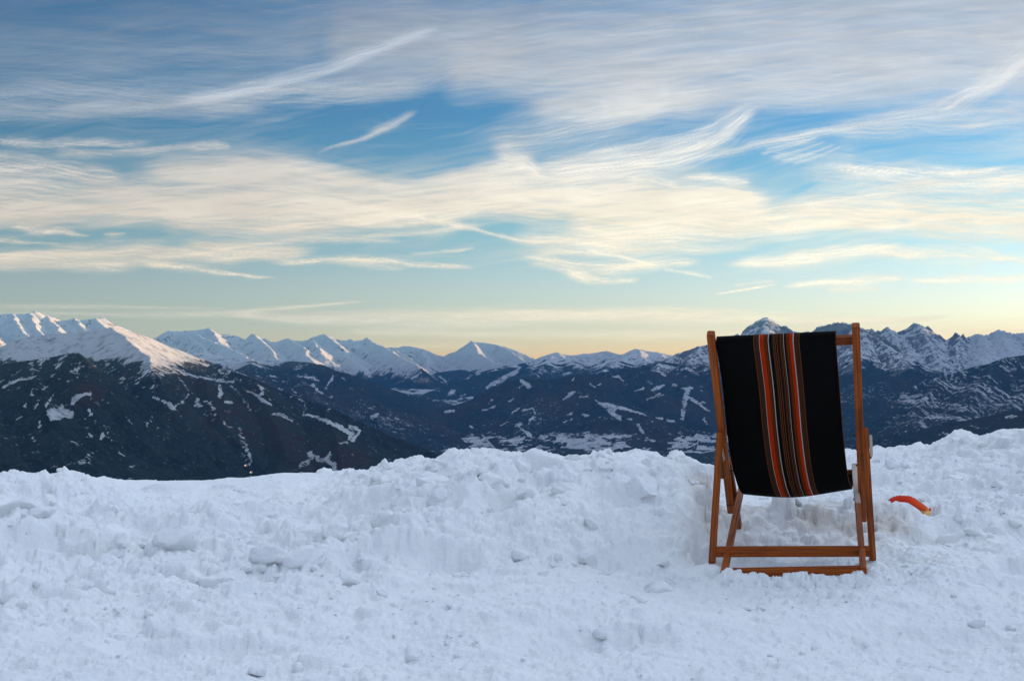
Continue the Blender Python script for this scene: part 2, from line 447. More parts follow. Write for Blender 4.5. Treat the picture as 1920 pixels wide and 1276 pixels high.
# ============ left-middle dark forested ridge
lm = with_y([(360, 660), (420, 668), (480, 672), (530, 676), (556, 677), (585, 680), (605, 683), (630, 694), (660, 703), (690, 717), (720, 727), (745, 745), (780, 768), (815, 792), (850, 820), (880, 850)],
            (360, 17 * K), (600, 17 * K), (900, 15 * K))
terrain('forested_ridge', M_hill, [
    ridge(lm, slope=0.42),
    ridge([(470, 672, 15.8 * K), (450, 715, 13.8 * K), (430, 770, 12 * K)]),
    ridge([(560, 678, 16 * K), (575, 715, 14.6 * K), (600, 770, 13 * K)]),
    ridge([(640, 697, 15.9 * K), (670, 740, 14.4 * K), (700, 790, 13.4 * K)]),
], 340, 1100, 12 * K, 19 * K, 260, slope=0.4, near=900, rough=40, gully=(420, 42), jag=6, seed=500, ys=.86,
    mask=mask_hill(0, clear=0.44, seed=501, larch_amt=0.55, sk=1.0, tex=0.34, tl_fn=lambda px, py: np.interp(px, [380, 460, 560, 620, 700], [-120, -30, 60, 300, 600])),
    strokes=[([(605, 738, 1.5), (585, 722, 3)], 2, .95), ([(572, 705, 2), (590, 710, 3), (598, 714, 1.5)], 2, .95), ([(626, 702, 1.6), (622, 712, 1.5), (613, 722, 1.5)], 1.5, .95),
             ([(508, 704, 1.5), (518, 706, 1)], 1.5, .9), ([(531, 712, 1.5), (537, 716, 1)], 1.5, .9), ([(547, 730, 1.5), (556, 736, 1)], 1.5, .9),
             ([(560, 706, 1.5), (568, 707, 1)], 1.5, .9), ([(640, 708, 1.5), (648, 714, 1)], 1.5, .85), ([(524, 728, 1.5), (530, 730, 1)], 1.5, .9)])

# ============ slope closing the side valley (centre-left, blue)
terrain('forested_ridge', M_hill, [
    ridge([(780, 745, 15.5 * K), (830, 722, 16 * K), (880, 706, 16.6 * K), (930, 694, 17 * K), (990, 690, 17.5 * K), (1060, 700, 17.5 * K), (1140, 708, 17 * K)]),
    ridge([(690, 700, 19 * K), (740, 706, 19 * K), (800, 700, 19.5 * K), (860, 692, 20 * K)], slope=0.3),
    ridge([(700, 812, 15.5 * K), (760, 785, 16 * K), (830, 765, 16 * K)], slope=0.2),
], 640, 1180, 12.2 * K, 21.5 * K, 240, slope=0.42, near=900, rough=45, gully=(420, 40), jag=5, seed=550, ys=1.15,
    mask=lambda X, Y, Z, sl, PX, PY, D, S, rn, gl: (lambda a, fz: (np.maximum(a[0], fz), a[1], a[2] * 0))(
        mask_hill(240, clear=0.40, seed=551, larch_amt=0.1, sk=-0.8, tex=0.22)(X, Y, Z, sl, PX, PY, D, S, rn, gl),
        .85 * sstep(-.02, .25, fbm(PX / 26, PY / 8, 4, 555, gain=.6) - .02 + .3 * np.exp(-((PX - 790) / 60) ** 2 - ((PY - 790) / 26) ** 2)) * np.clip(np.exp(-((PX - 780) / 75) ** 2 - ((PY - 785) / 42) ** 2) * 2, 0, 1)),
    strokes=[([(970, 695, 4), (945, 708, 5), (920, 722, 3.5), (912, 727, 2)], 3, .95), ([(824, 706, 2), (832, 712, 2.5), (838, 718, 1.5)], 2, .8),
             ([(800, 731, 1.2), (815, 732, 1.5)], 1.5, .8), ([(845, 731, 2), (852, 733, 1.5)], 1.5, .8), ([(864, 742, 1.2), (872, 738, 1.5)], 1.5, .8)])

# ============ pyramid peak massif (behind the chair)
ser = with_y([(1180, 690), (1230, 676), (1265, 665), (1276, 659), (1290, 654), (1306, 648), (1318, 646), (1330, 644), (1345, 645), (1360, 641), (1366, 636), (1376, 629), (1384, 624), (1388, 630), (1392, 624), (1398, 623),
              (1404, 614), (1412, 606), (1422, 601), (1430, 596), (1437, 592), (1444, 597), (1454, 603), (1466, 610), (1470, 607), (1478, 613), (1490, 620), (1502, 621), (1512, 619), (1520, 622),
              (1530, 613), (1542, 608), (1556, 606), (1568, 603), (1578, 602), (1590, 604), (1600, 605), (1612, 611), (1626, 618), (1640, 623), (1654, 630), (1680, 645)],
             (1180, 17 * K), (1437, 17 * K), (1680, 16.5 * K))
terrain('rocky_peak', M_mtn, [
    ridge(ser, slope=0.9, near=700, concave=0.4, crag=55),
    ridge([(1437, 592, 17 * K), (1432, 640, 15.8 * K), (1425, 700, 14.6 * K)], slope=0.8),
    ridge([(1384, 624, 17 * K), (1360, 668, 15.6 * K), (1320, 706, 14.6 * K)], slope=0.7),
    ridge([(1318, 646, 17 * K), (1280, 690, 15.4 * K), (1240, 708, 15 * K)], slope=0.7),
    ridge([(1265, 665, 17 * K), (1245, 680, 16.2 * K), (1228, 700, 15.4 * K)], slope=0.6),
    ridge([(1520, 622, 17 * K), (1510, 680, 15.2 * K)], slope=0.8),
    ridge([(1600, 605, 16.8 * K), (1612, 660, 15 * K), (1620, 710, 14 * K)], slope=0.75),
    ridge([(1612, 611, 16.8 * K), (1650, 640, 16 * K), (1680, 660, 15.2 * K), (1706, 684, 14.4 * K), (1752, 706, 13.6 * K), (1800, 740, 12.8 * K)], slope=0.75),
], 1170, 1860, 12.2 * K, 19.5 * K, 440, slope=0.6, near=700, rough=110, gully=(300, 75), jag=26, seed=600, warp=110,
    mask=mask_alp(-60, rocky=0.86, slope_lim=0.85, seed=601, tl_w=100, band=0.4, tex=0.22))

# ============ right jagged range
jr = with_y([(1590, 632), (1612, 622), (1626, 616), (1636, 614), (1643, 619), (1652, 618), (1660, 613), (1666, 612), (1670, 615), (1678, 620), (1690, 618), (1702, 616), (1710, 611), (1716, 606), (1722, 604), (1728, 607), (1736, 612),
             (1740, 609), (1746, 614), (1752, 621), (1758, 626), (1762, 624), (1768, 633), (1778, 640), (1784, 630), (1792, 622), (1798, 625), (1802, 629), (1806, 623), (1810, 632), (1816, 630), (1826, 628), (1836, 625),
             (1848, 629), (1858, 627), (1866, 621), (1874, 617), (1884, 618), (1896, 623), (1912, 625), (1930, 629), (1980, 618), (2060, 610), (2160, 625), (2280, 606), (2420, 622), (2560, 598), (2720, 612)],
            (1590, 21 * K), (2160, 20 * K))
terrain('rocky_peak', M_mtn, [
    ridge(jr, slope=0.85, near=700, concave=0.45, crag=75),
    ridge([(1722, 604, 21 * K), (1742, 640, 19 * K), (1752, 668, 17.6 * K), (1770, 700, 16.4 * K)], slope=0.8),
    ridge([(1666, 612, 21 * K), (1690, 640, 19.4 * K), (1720, 672, 17.8 * K), (1740, 700, 16.6 * K)], slope=0.7),
    ridge([(1792, 622, 21 * K), (1796, 650, 19.4 * K), (1790, 690, 17.6 * K)], slope=0.9),
    ridge([(1836, 625, 21 * K), (1850, 650, 19.2 * K), (1840, 690, 17.5 * K)], slope=0.6),
    ridge([(1874, 617, 21 * K), (1890, 650, 19 * K), (1900, 690, 17.4 * K)], slope=0.6),
    ridge([(1980, 618, 20.5 * K), (1960, 660, 18 * K)], slope=0.6),
], 1580, 2680, 14.6 * K, 24 * K, 520, slope=0.6, near=800, rough=100, gully=(330, 75), jag=32, seed=700, warp=110,
    mask=lambda X, Y, Z, sl, PX, PY, D, S, rn, gl: (lambda a, b: (a[0] * (1 - b) + np.maximum(a[0], 0.86) * b, a[1], a[2]))(
        mask_alp(-250, rocky=0.85, slope_lim=0.9, seed=701, band=0.4)(X, Y, Z, sl, PX, PY, D, S, rn, gl), sstep(1808, 1830, PX)))

# ============ right forested hill with thin wood and avalanche tracks
rh = with_y([(1480, 815), (1540, 795), (1600, 776), (1640, 758), (1680, 740), (1710, 725), (1740, 712), (1770, 704), (1800, 694), (1830, 686), (1858, 680), (1876, 672), (1900, 668), (1925, 664), (1980, 655), (2100, 640), (2400, 622), (2720, 630)],
            (1480, 11.5 * K), (2100, 12.5 * K))
terrain('forested_hill', M_hill, [
    ridge(rh),
    ridge([(1770, 704, 12 * K), (1740, 740, 11 * K), (1700, 800, 9.8 * K)]),
    ridge([(1876, 672, 12.1 * K), (1840, 720, 10.9 * K), (1800, 790, 9.6 * K)]),
    ridge([(1960, 658, 12.3 * K), (1930, 720, 10.9 * K), (1880, 790, 9.4 * K)]),
], 1460, 2680, 8.6 * K, 14 * K, 300, slope=0.5, near=700, rough=45, gully=(230, 52), jag=7, seed=800, warp=90,
    mask=lambda X, Y, Z, sl, PX, PY, D, S, rn, gl: (lambda a: (np.clip(np.maximum(a[0], 0.70 * sstep(-0.25, 0.6, 1.3 * fbm((X + 160 * fbm(X / 300, Z / 300, 3, 813)) / 38, Z / 200, 3, 811) + 0.9 * fbm(X / 50, Z / 50, 3, 812, gain=.7) + .8 * fbm(X / 400, Z / 220, 3, 814)) *
        sstep(1600, 1720, PX) * sstep(-760, -560, Z)), 0, 1), a[1] * 0, a[2]))(
        mask_hill(600, clear=0.55, seed=801, larch_amt=0.3, sk=1.0, tex=0.35)(X, Y, Z, sl, PX, PY, D, S, rn, gl)),
    strokes=[([(1735, 782, 2), (1765, 782, 3)], 2, .85)])

# ============ near dark hill lower right
terrain('forested_hill', M_hill, [
    ridge([(1480, 852, 10 * K), (1560, 840, 9.6 * K), (1640, 825, 9.2 * K), (1700, 808, 9 * K), (1760, 797, 8.8 * K), (1820, 785, 8.7 * K), (1870, 775, 8.6 * K), (1930, 765, 8.5 * K), (2050, 745, 8.4 * K), (2400, 720, 8.3 * K), (2720, 715, 8.3 * K)]),
    ridge([(1700, 808, 9 * K), (1660, 850, 8 * K)]), ridge([(1880, 773, 8.6 * K), (1850, 820, 7.8 * K)]),
], 1440, 2680, 6.2 * K, 10.5 * K, 200, slope=0.33, near=700, rough=35, gully=(380, 30), jag=5, seed=850,
    mask=mask_hill(600, clear=0.50, seed=851, larch_amt=0.5, sk=1.0, tex=0.25),
    strokes=[([(1762, 813, 1.2), (1782, 812, 1.6)], 1.5, .9), ([(1925, 762, 2), (1900, 764, 2)], 2, .9), ([(1885, 782, 2), (1905, 780, 3)], 2, .7)])

# ============ centre forested hills
ch = with_y([(788, 822), (796, 795), (820, 779), (850, 765), (880, 748), (905, 735), (930, 722), (955, 714), (980, 709), (1005, 708), (1025, 711), (1042, 709), (1060, 706), (1085, 703), (1110, 702)],
            (740, 14 * K), (960, 13.6 * K), (1110, 13.8 * K))
ch2 = with_y([(1060, 712), (1085, 703), (1110, 702), (1130, 698), (1150, 693), (1168, 690), (1190, 688), (1205, 690), (1225, 696), (1245, 699), (1275, 702), (1310, 710), (1345, 720), (1400, 724), (1460, 726), (1520, 720),
              (1560, 706), (1600, 700), (1640, 698), (1680, 706), (1720, 722), (1760, 745), (1820, 790)],
             (1060, 14.6 * K), (1300, 14.8 * K), (1600, 13.4 * K), (1820, 12.6 * K))
S_c = [([(1117, 751, 1.6), (1128, 757, 3.5), (1145, 762, 5), (1168, 765, 3), (1195, 773, 1.4), (1212, 778, 1)], 3, .98), ([(1135, 762, 3), (1148, 768, 5), (1152, 780, 2.2)], 3, .85),
       ([(1150, 704, 1.4), (1160, 706, 3), (1168, 713, 2.5)], 2, .95), ([(1105, 720, 1.6), (1115, 724, 2)], 2, .9), ([(1122, 722, 2), (1126, 720, 2)], 2, .9),
       ([(1224, 731, 2), (1234, 727, 4), (1245, 721, 2)], 3, .95), ([(1262, 721, 3), (1268, 722, 3)], 3, .9), ([(1190, 733, 1.2), (1206, 728, 1.8)], 1.5, .9),
       ([(1212, 750, 1.4), (1228, 742, 2), (1238, 738, 2)], 2, .8), ([(1229, 745, 1), (1245, 741, 1)], 1, .7),
       ([(1280, 727, 1.6), (1290, 728, 4), (1287, 740, 5), (1284, 752, 4.5), (1283, 765, 4.5), (1280, 776, 4), (1280, 785, 3)], 4, .98), ([(1280, 727, 1.2), (1299, 727, 1.6)], 1.5, .98), ([(1292, 745, 3), (1297, 747, 2)], 2, .9),
       ([(1297, 750, 1.6), (1310, 755, 3), (1322, 766, 1.8), (1330, 769, 1)], 2, .9), ([(1316, 754, 2), (1324, 754, 1.2)], 2, .9), ([(1231, 783, 1.6), (1241, 784, 2.5)], 2, .9), ([(1250, 788, 2), (1262, 789, 3)], 2, .8),
       ([(1313, 731, 1.2), (1325, 732, 1.4)], 1.2, .9), ([(1320, 785, 3), (1325, 795, 2)], 2, .7), ([(1196, 796, 2.5), (1202, 806, 3), (1206, 813, 1.5)], 2, .9), ([(1057, 748, 2), (1068, 739, 4), (1076, 734, 2)], 3, .8),
       ([(1085, 745, 1.4), (1105, 743, 1.4)], 1.4, .8), ([(1074, 708, 2), (1074, 713, 1.5)], 1.5, .9), ([(973, 727, 1), (985, 719, 1.2)], 1, .9), ([(960, 774, 1.2), (973, 765, 1.5)], 1, .9),
       ([(980, 768, 2), (1000, 765, 2.5), (1005, 780, 2), (995, 786, 3), (993, 795, 1.5)], 2, .75), ([(904, 770, 1.2), (925, 762, 2)], 1.5, .85), ([(938, 798, 1), (956, 790, 1.3)], 1, .85),
       ([(1066, 778, 2.5), (1072, 773, 2)], 2, .85), ([(1093, 778, 2.5), (1103, 778, 2.5)], 2, .8), ([(1056, 791, 1.2), (1073, 785, 1.6)], 1.3, .9), ([(916, 756, 1.4), (924, 748, 1.6)], 1.3, .8),
       ([(966, 797, 3), (978, 793, 3)], 3, .7), ([(955, 753, 1.2), (962, 746, 1.4)], 1.3, .9), ([(1176, 784, 1.5), (1186, 786, 2)], 1.5, .8), ([(833, 772, 2), (850, 770, 3.5)], 2, .95),
       ([(1118, 780, 1.5), (1150, 786, 1)], 1, .6), ([(1284, 705, 1.5), (1290, 702, 3)], 1, .8), ([(1215, 714, 1.3), (1220, 718, 1.3)], 1, .8), ([(1340, 735, 1.3), (1350, 737, 1.3)], 1, .8)]
terrain('forested_hill', M_hill, [
    ridge(ch, slope=.62, concave=.85), ridge(ch2, sky=1),
    ridge([(1060, 707, 13.8 * K), (1085, 728, 13 * K), (1117, 750, 12.4 * K), (1165, 765, 12 * K), (1215, 780, 11.8 * K), (1290, 805, 11.6 * K)], slope=0.4),
    ridge([(960, 713, 13.6 * K), (920, 760, 12.6 * K), (880, 800, 12.2 * K)]),
    ridge([(1010, 708, 13.6 * K), (1000, 760, 12.4 * K), (985, 805, 11.8 * K)]),
    ridge([(1200, 689, 14.7 * K), (1215, 720, 13.8 * K), (1235, 745, 13.2 * K)]),
    ridge([(1290, 705, 14.8 * K), (1290, 740, 13.6 * K), (1300, 775, 12.6 * K)]),
    ridge([(1600, 700, 13.4 * K), (1600, 740, 12.4 * K)]), ridge([(1400, 724, 14 * K), (1400, 770, 12.8 * K)]),
], 700, 1860, 10.4 * K, 16 * K, 330, slope=0.42, near=800, rough=42, gully=(420, 42), jag=5, seed=900,
    mask=lambda X, Y, Z, sl, PX, PY, D, S, rn, gl: (lambda a, fz: (np.maximum(a[0], fz), a[1], a[2] * (1 - fz)))(
        mask_hill(700, clear=0.43, seed=901, larch_amt=0.6, sk=1.0, tex=0.26)(X, Y, Z, sl, PX, PY, D, S, rn, gl),
        .95 * sstep(-.02, .22, fbm(PX / 38, PY / 9, 4, 905, gain=.6) + .42 * np.exp(-((PX - 1100) / 75) ** 2) + .35 * np.exp(-((PX - 1310) / 45) ** 2) + .2 * np.exp(-((PX - 900) / 60) ** 2) - .1)
        * sstep(803, 824, PY + 8 * fbm(PX / 30, PY / 30, 3, 906)) * sstep(862, 846, PY)), strokes=S_c)

# ============ left mountain: snow dome above dark woods
lmn = with_y([(-800, 700), (-500, 680), (-260, 668), (-160, 668), (-60, 662), (0, 650), (20, 641), (40, 634), (60, 629), (90, 626), (110, 624), (140, 622), (165, 619), (190, 615), (205, 613), (220, 615), (240, 621), (262, 627), (285, 634), (310, 646), (330, 653),
              (350, 661), (370, 669), (400, 679), (440, 694), (480, 712), (530, 733), (580, 750), (630, 768), (680, 792), (730, 815), (790, 838), (830, 855), (880, 882), (910, 930), (930, 980)],
             (-260, 12.5 * K), (205, 12.5 * K), (300, 13.6 * K), (400, 14.0 * K), (520, 13.0 * K), (880, 10.2 * K))
S_l = [([(567, 777, 1.4), (590, 780, 2.5), (615, 790, 3), (635, 798, 4.5), (648, 806, 5), (660, 812, 4), (655, 822, 3)], 3, .98), ([(655, 799, 3.5), (668, 803, 4), (675, 806, 2.5), (668, 816, 3), (660, 826, 3)], 3, .98),
       ([(637, 830, 1.2), (652, 828, 1.8)], 1.5, .9), ([(461, 731, 1.5), (478, 738, 2.5), (492, 750, 4), (508, 758, 2)], 3, .98), ([(485, 723, 2.5), (494, 729, 3.5), (490, 738, 3)], 3, .95),
       ([(560, 748, 1.3), (572, 753, 1.8)], 2, .98), ([(571, 754, .9), (573, 766, .8), (566, 776, .9)], 1, .8), ([(580, 850, 6), (590, 858, 6), (610, 862, 3), (625, 870, 5), (628, 882, 5)], 4, .95),
       ([(620, 848, 1.5), (614, 856, 3), (600, 862, 2)], 3, .95), ([(565, 872, 5), (578, 865, 6)], 4, .6), ([(515, 776, 4), (530, 778, 4), (548, 788, 3)], 4, .65),
       ([(287, 744, 2), (300, 749, 3), (315, 756, 4), (325, 764, 5), (331, 770, 1.5)], 3, .8), ([(330, 760, 2), (345, 752, 2.5), (354, 738, 1.5)], 2, .7),
       ([(371, 749, 4), (365, 758, 4), (375, 760, 4)], 4, .8), ([(386, 752, 3), (398, 760, 4), (400, 768, 3)], 3, .75), ([(411, 724, 3.5), (415, 735, 4), (412, 742, 4)], 4, .85), ([(422, 752, 3), (432, 754, 4)], 3, .8),
       ([(440, 714, 2), (444, 700, 1)], 2, .1), ([(410, 692, 2), (416, 697, 4)], 3, .95), ([(377, 680, 1.5), (388, 685, 2.5)], 2, .95), ([(372, 705, 1.2), (400, 712, 2), (425, 716, 2.5), (445, 711, 2)], 2, .8), ([(436, 693, 1), (454, 700, 1.2)], 1, .9),
       ([(430, 720, 1.2), (448, 736, 1.6), (462, 755, 2), (470, 768, 2)], 1.5, .55), ([(325, 690, 1.5), (345, 700, 2), (370, 706, 2)], 2, .7), ([(327, 694, 1.5), (340, 715, 2), (355, 735, 2), (365, 740, 1)], 2, .5),
       ([(385, 777, 2), (406, 777, 2)], 2, .7), ([(346, 815, 2), (352, 826, 5), (358, 833, 2)], 3, .75), ([(350, 850, 3), (357, 858, 4), (366, 832, 4)], 3, .6), ([(335, 845, 2), (345, 850, 3)], 3, .6),
       ([(348, 880, 1.2), (372, 880, 5), (395, 886, 6), (420, 890, 6), (450, 897, 2)], 4, .75), ([(416, 785, 1), (425, 798, 1.6), (435, 802, 1.2)], 1.2, .7), ([(450, 800, 3), (452, 820, 5), (462, 840, 4), (470, 865, 6)], 4, .5), ([(452, 850, 5), (470, 868, 5)], 4, .5)]
S_l2 = [([(6, 726, 2.5), (20, 717, 3.5), (40, 711, 2.5), (66, 706, 1.5)], 3, .85), ([(78, 732, 2), (90, 722, 3)], 2, .6), ([(85, 762, 2.5), (92, 752, 3), (103, 737, 1.5)], 3, .7), ([(136, 755, 4), (145, 742, 4.5), (160, 738, 3), (170, 738, 3), (170, 750, 2)], 3, .85),
        ([(167, 768, 3), (171, 778, 4)], 3, .8), ([(65, 766, 2), (72, 752, 2.5)], 2, .65), ([(60, 740, 3), (62, 730, 1.5)], 2, .5), ([(28, 788, 2), (38, 780, 3)], 2, .6), ([(46, 762, 3), (50, 756, 2)], 2, .5), ([(75, 800, 4), (74, 790, 2.5)], 3, .6),
        ([(202, 754, 2), (204, 757, 2)], 2, .8), ([(186, 792, 1.5), (198, 800, 1.5), (204, 815, 1.5), (208, 825, 1)], 1.5, .5), ([(172, 820, 4), (170, 812, 3)], 3, .5), ([(188, 822, 3), (193, 812, 3)], 3, .65), ([(236, 780, 2), (245, 790, 2), (258, 806, 1)], 2, .5),
        ([(274, 800, 1.5), (284, 783, 2)], 2, .5), ([(293, 803, 3), (300, 798, 2)], 3, .4), ([(222, 846, 1.5), (236, 857, 2)], 2, .65), ([(135, 828, 3), (146, 833, 3)], 3, .45), ([(135, 870, 4), (155, 866, 5), (172, 850, 4), (170, 866, 4)], 4, .45), ([(246, 874, 3), (251, 872, 2)], 2, .7), ([(60, 820, 3), (66, 826, 3)], 2, .6)]
def mask_left(X, Y, Z, sl, PX, PY, D, S, rn, gl):
    tlpy = np.interp(PX, [-200, 0, 60, 150, 240, 300, 350, 420], [660, 672, 678, 665, 672, 690, 680, 668])
    n = fbm(X / 260, (Y + Z) / 260, 5, 21, gain=0.65)
    s = sstep(-14, 10, tlpy - PY + n * 26)
    sparse = 0.62 * sstep(-0.12, 0.5, fbm(X / 70, Z / 90, 4, 22, gain=0.6) + fbm(X / 500, Y / 500, 2, 23) * 0.6 + 0.05) * sstep(60, -10, PY - tlpy)
    band2 = 0.62 * sstep(0.0, 0.5, fbm(X / 55, Z / 90, 4, 24, gain=0.65) + 0.9 * fbm(X / 420, Z / 300, 3, 25)) * sstep(150, 60, PY - tlpy) * sstep(180, 260, PX)
    clear = mask_hill(900, clear=0.50, seed=26, larch_amt=0.6, sk=1.0, tex=0.24)(X, Y, Z, sl, PX, PY, D, S, rn, gl)
    bare = 1 - 0.45 * sstep(0.40, 0.6, fbm(X / 90, (Y + Z) / 40, 4, 27, gain=0.65)) * sstep(0.2, 1, s)
    snow = np.maximum(np.maximum(s * bare, sparse), np.maximum(band2, clear[0] * 0.9))
    return snow, s * 0.4, clear[2]
terrain('forested_mountain', M_hill, [
    ridge(lmn, slope=0.66, concave=.85),
    ridge([(212, 614, 12.5 * K), (232, 632, 12.0 * K), (252, 652, 11.5 * K), (274, 670, 11.1 * K), (296, 700, 10.4 * K), (330, 760, 9.6 * K), (345, 810, 9.5 * K)], slope=0.6),
    ridge([(372, 706, 11 * K), (386, 722, 10.7 * K), (400, 740, 10.2 * K), (440, 830, 9.4 * K)], slope=0.55),
    ridge([(480, 712, 11.4 * K), (510, 770, 10.2 * K), (530, 850, 9.3 * K)], slope=0.6),
    ridge([(620, 765, 10.6 * K), (630, 810, 9.8 * K), (640, 880, 9.2 * K)], slope=0.6),
], -760, 1200, 7.2 * K, 16 * K, 420, slope=0.42, near=800, rough=36, gully=(320, 30), jag=3, seed=1000, warp=60, ys=.62, mask=mask_left, strokes=S_l)
terrain('forested_mountain', M_hill, [
    ridge([(-800, 730, 9.4 * K), (-500, 712, 9.4 * K), (-260, 700, 9.4 * K), (-120, 694, 9.4 * K), (-20, 684, 9.4 * K), (60, 674, 9.3 * K), (110, 665, 9.3 * K), (148, 661, 9.2 * K), (168, 683, 9.1 * K), (180, 700, 9.05 * K), (202, 730, 9.0 * K), (222, 757, 8.95 * K), (240, 780, 8.9 * K), (275, 820, 8.8 * K), (320, 868, 8.7 * K), (350, 905, 8.6 * K), (380, 960, 8.5 * K)], slope=0.8, concave=.9),
    ridge([(60, 674, 9.3 * K), (90, 760, 8.5 * K), (120, 860, 7.6 * K)], slope=0.6),
    ridge([(-60, 690, 9.4 * K), (-20, 780, 8.4 * K), (20, 870, 7.4 * K)], slope=0.6),
], -760, 760, 6.0 * K, 11.5 * K, 320, slope=0.46, near=700, rough=26, gully=(300, 28), jag=3, seed=1100, warp=50, ys=.60,
    mask=lambda X, Y, Z, sl, PX, PY, D, S, rn, gl: (lambda a: (np.maximum(a[0], 0.62 * sstep(-0.1, 0.5, fbm(X / 60, Z / 80, 4, 1122, gain=.6) + fbm(X / 400, Z / 400, 2, 1123)) * sstep(735, 672, PY)), a[1] * 0, np.maximum(a[2] * .6, np.exp(-((PX - 165) / 34) ** 2 - ((PY - 735) / 26) ** 2))))(
        mask_hill(900, clear=0.50, seed=1101, larch_amt=0.3, sk=1.0, tex=0.14)(X, Y, Z, sl, PX, PY, D, S, rn, gl)), strokes=S_l2)

# ============ unseen western ranges added beyond the right edge, shaped to keep the valleys in shade
def west():
    pts = [(4200, 31000, 250), (5500, 30000, 450), (7200, 28500, 480), (9200, 26500, 480), (12000, 22500, 840), (12400, 19000, 960), (12600, 15000, 960), (12500, 10000, 900), (11500, 5000, 700)]
    xs = np.linspace(2500, 17500, 260); ys = np.linspace(3000, 32500, 420)
    X, Y = np.meshgrid(xs, ys, indexing='ij')
    wx = X + 180 * fbm(X / 2600, Y / 2600, 4, 7); wy = Y + 180 * fbm(X / 2600, Y / 2600, 4, 8)
    Z = np.full(X.shape, -1400.0)
    for i in range(len(pts) - 1):
        d, t, L = seg_dist(wx, wy, pts[i], pts[i + 1])
        Z = np.maximum(Z, pts[i][2] + (pts[i + 1][2] - pts[i][2]) * t - .8 * d)
    Z += 70 * (ridged(X / 1500, Y / 1500, 6, 9) - .55)
    snow = sstep(-250, 100, Z + 250 * fbm(X / 500, Y / 500, 4, 4)); z0 = np.zeros_like(X)
    grid_mesh('mountain_range', X, Y, Z, M_mtn, {'snow': snow, 'rock': snow, 'larch': z0})
west()

# ============ valley floor: one sheet under everything
def valley():
    a = np.linspace(-0.95, 0.95, 880); yy = np.concatenate([np.linspace(1500, 9000, 60)[:-1], np.linspace(9000, 20000, 500), np.linspace(20300, 32500, 30)])
    A, Y = np.meshgrid(a, yy, indexing='ij'); X = A * Y
    # floor climbs gently up the side valley
    _, _, zf = at(960, 822, 13000.0)
    Z = zf + 30 * fbm(X / 900, Y / 900, 4, 5) + np.clip(Y - 13500, 0, 6000) * 0.06 + 20 * ridged(X / 300, Y / 300, 4, 6)
    Z = np.where(Y > 20000, Z[:, [-31]] , Z)
    PX, PY = topix(X, Y, Z)
    n = fbm(X / 420, Y / 650, 4, 31, gain=0.6); n2 = fbm(X / 110, Y / 220, 4, 32, gain=0.65)
    snow = sstep(-0.12, 0.12, n + 0.75 * n2 + 0.05)
    snow = snow * sstep(10900, 11300, Y + 500 * n) * 0.9
    snow = np.maximum(snow, 0.6 * sstep(0.45, .6, fbm(X / 60, Y / 260, 3, 33) + n))
    z0 = np.zeros_like(X)
    return grid_mesh('valley_floor', X, Y, Z, M_field, {'snow': snow, 'rock': z0, 'larch': z0})
valley()
for o in list(scene.objects):
    if o.type == 'MESH': tag(o, kind='structure')
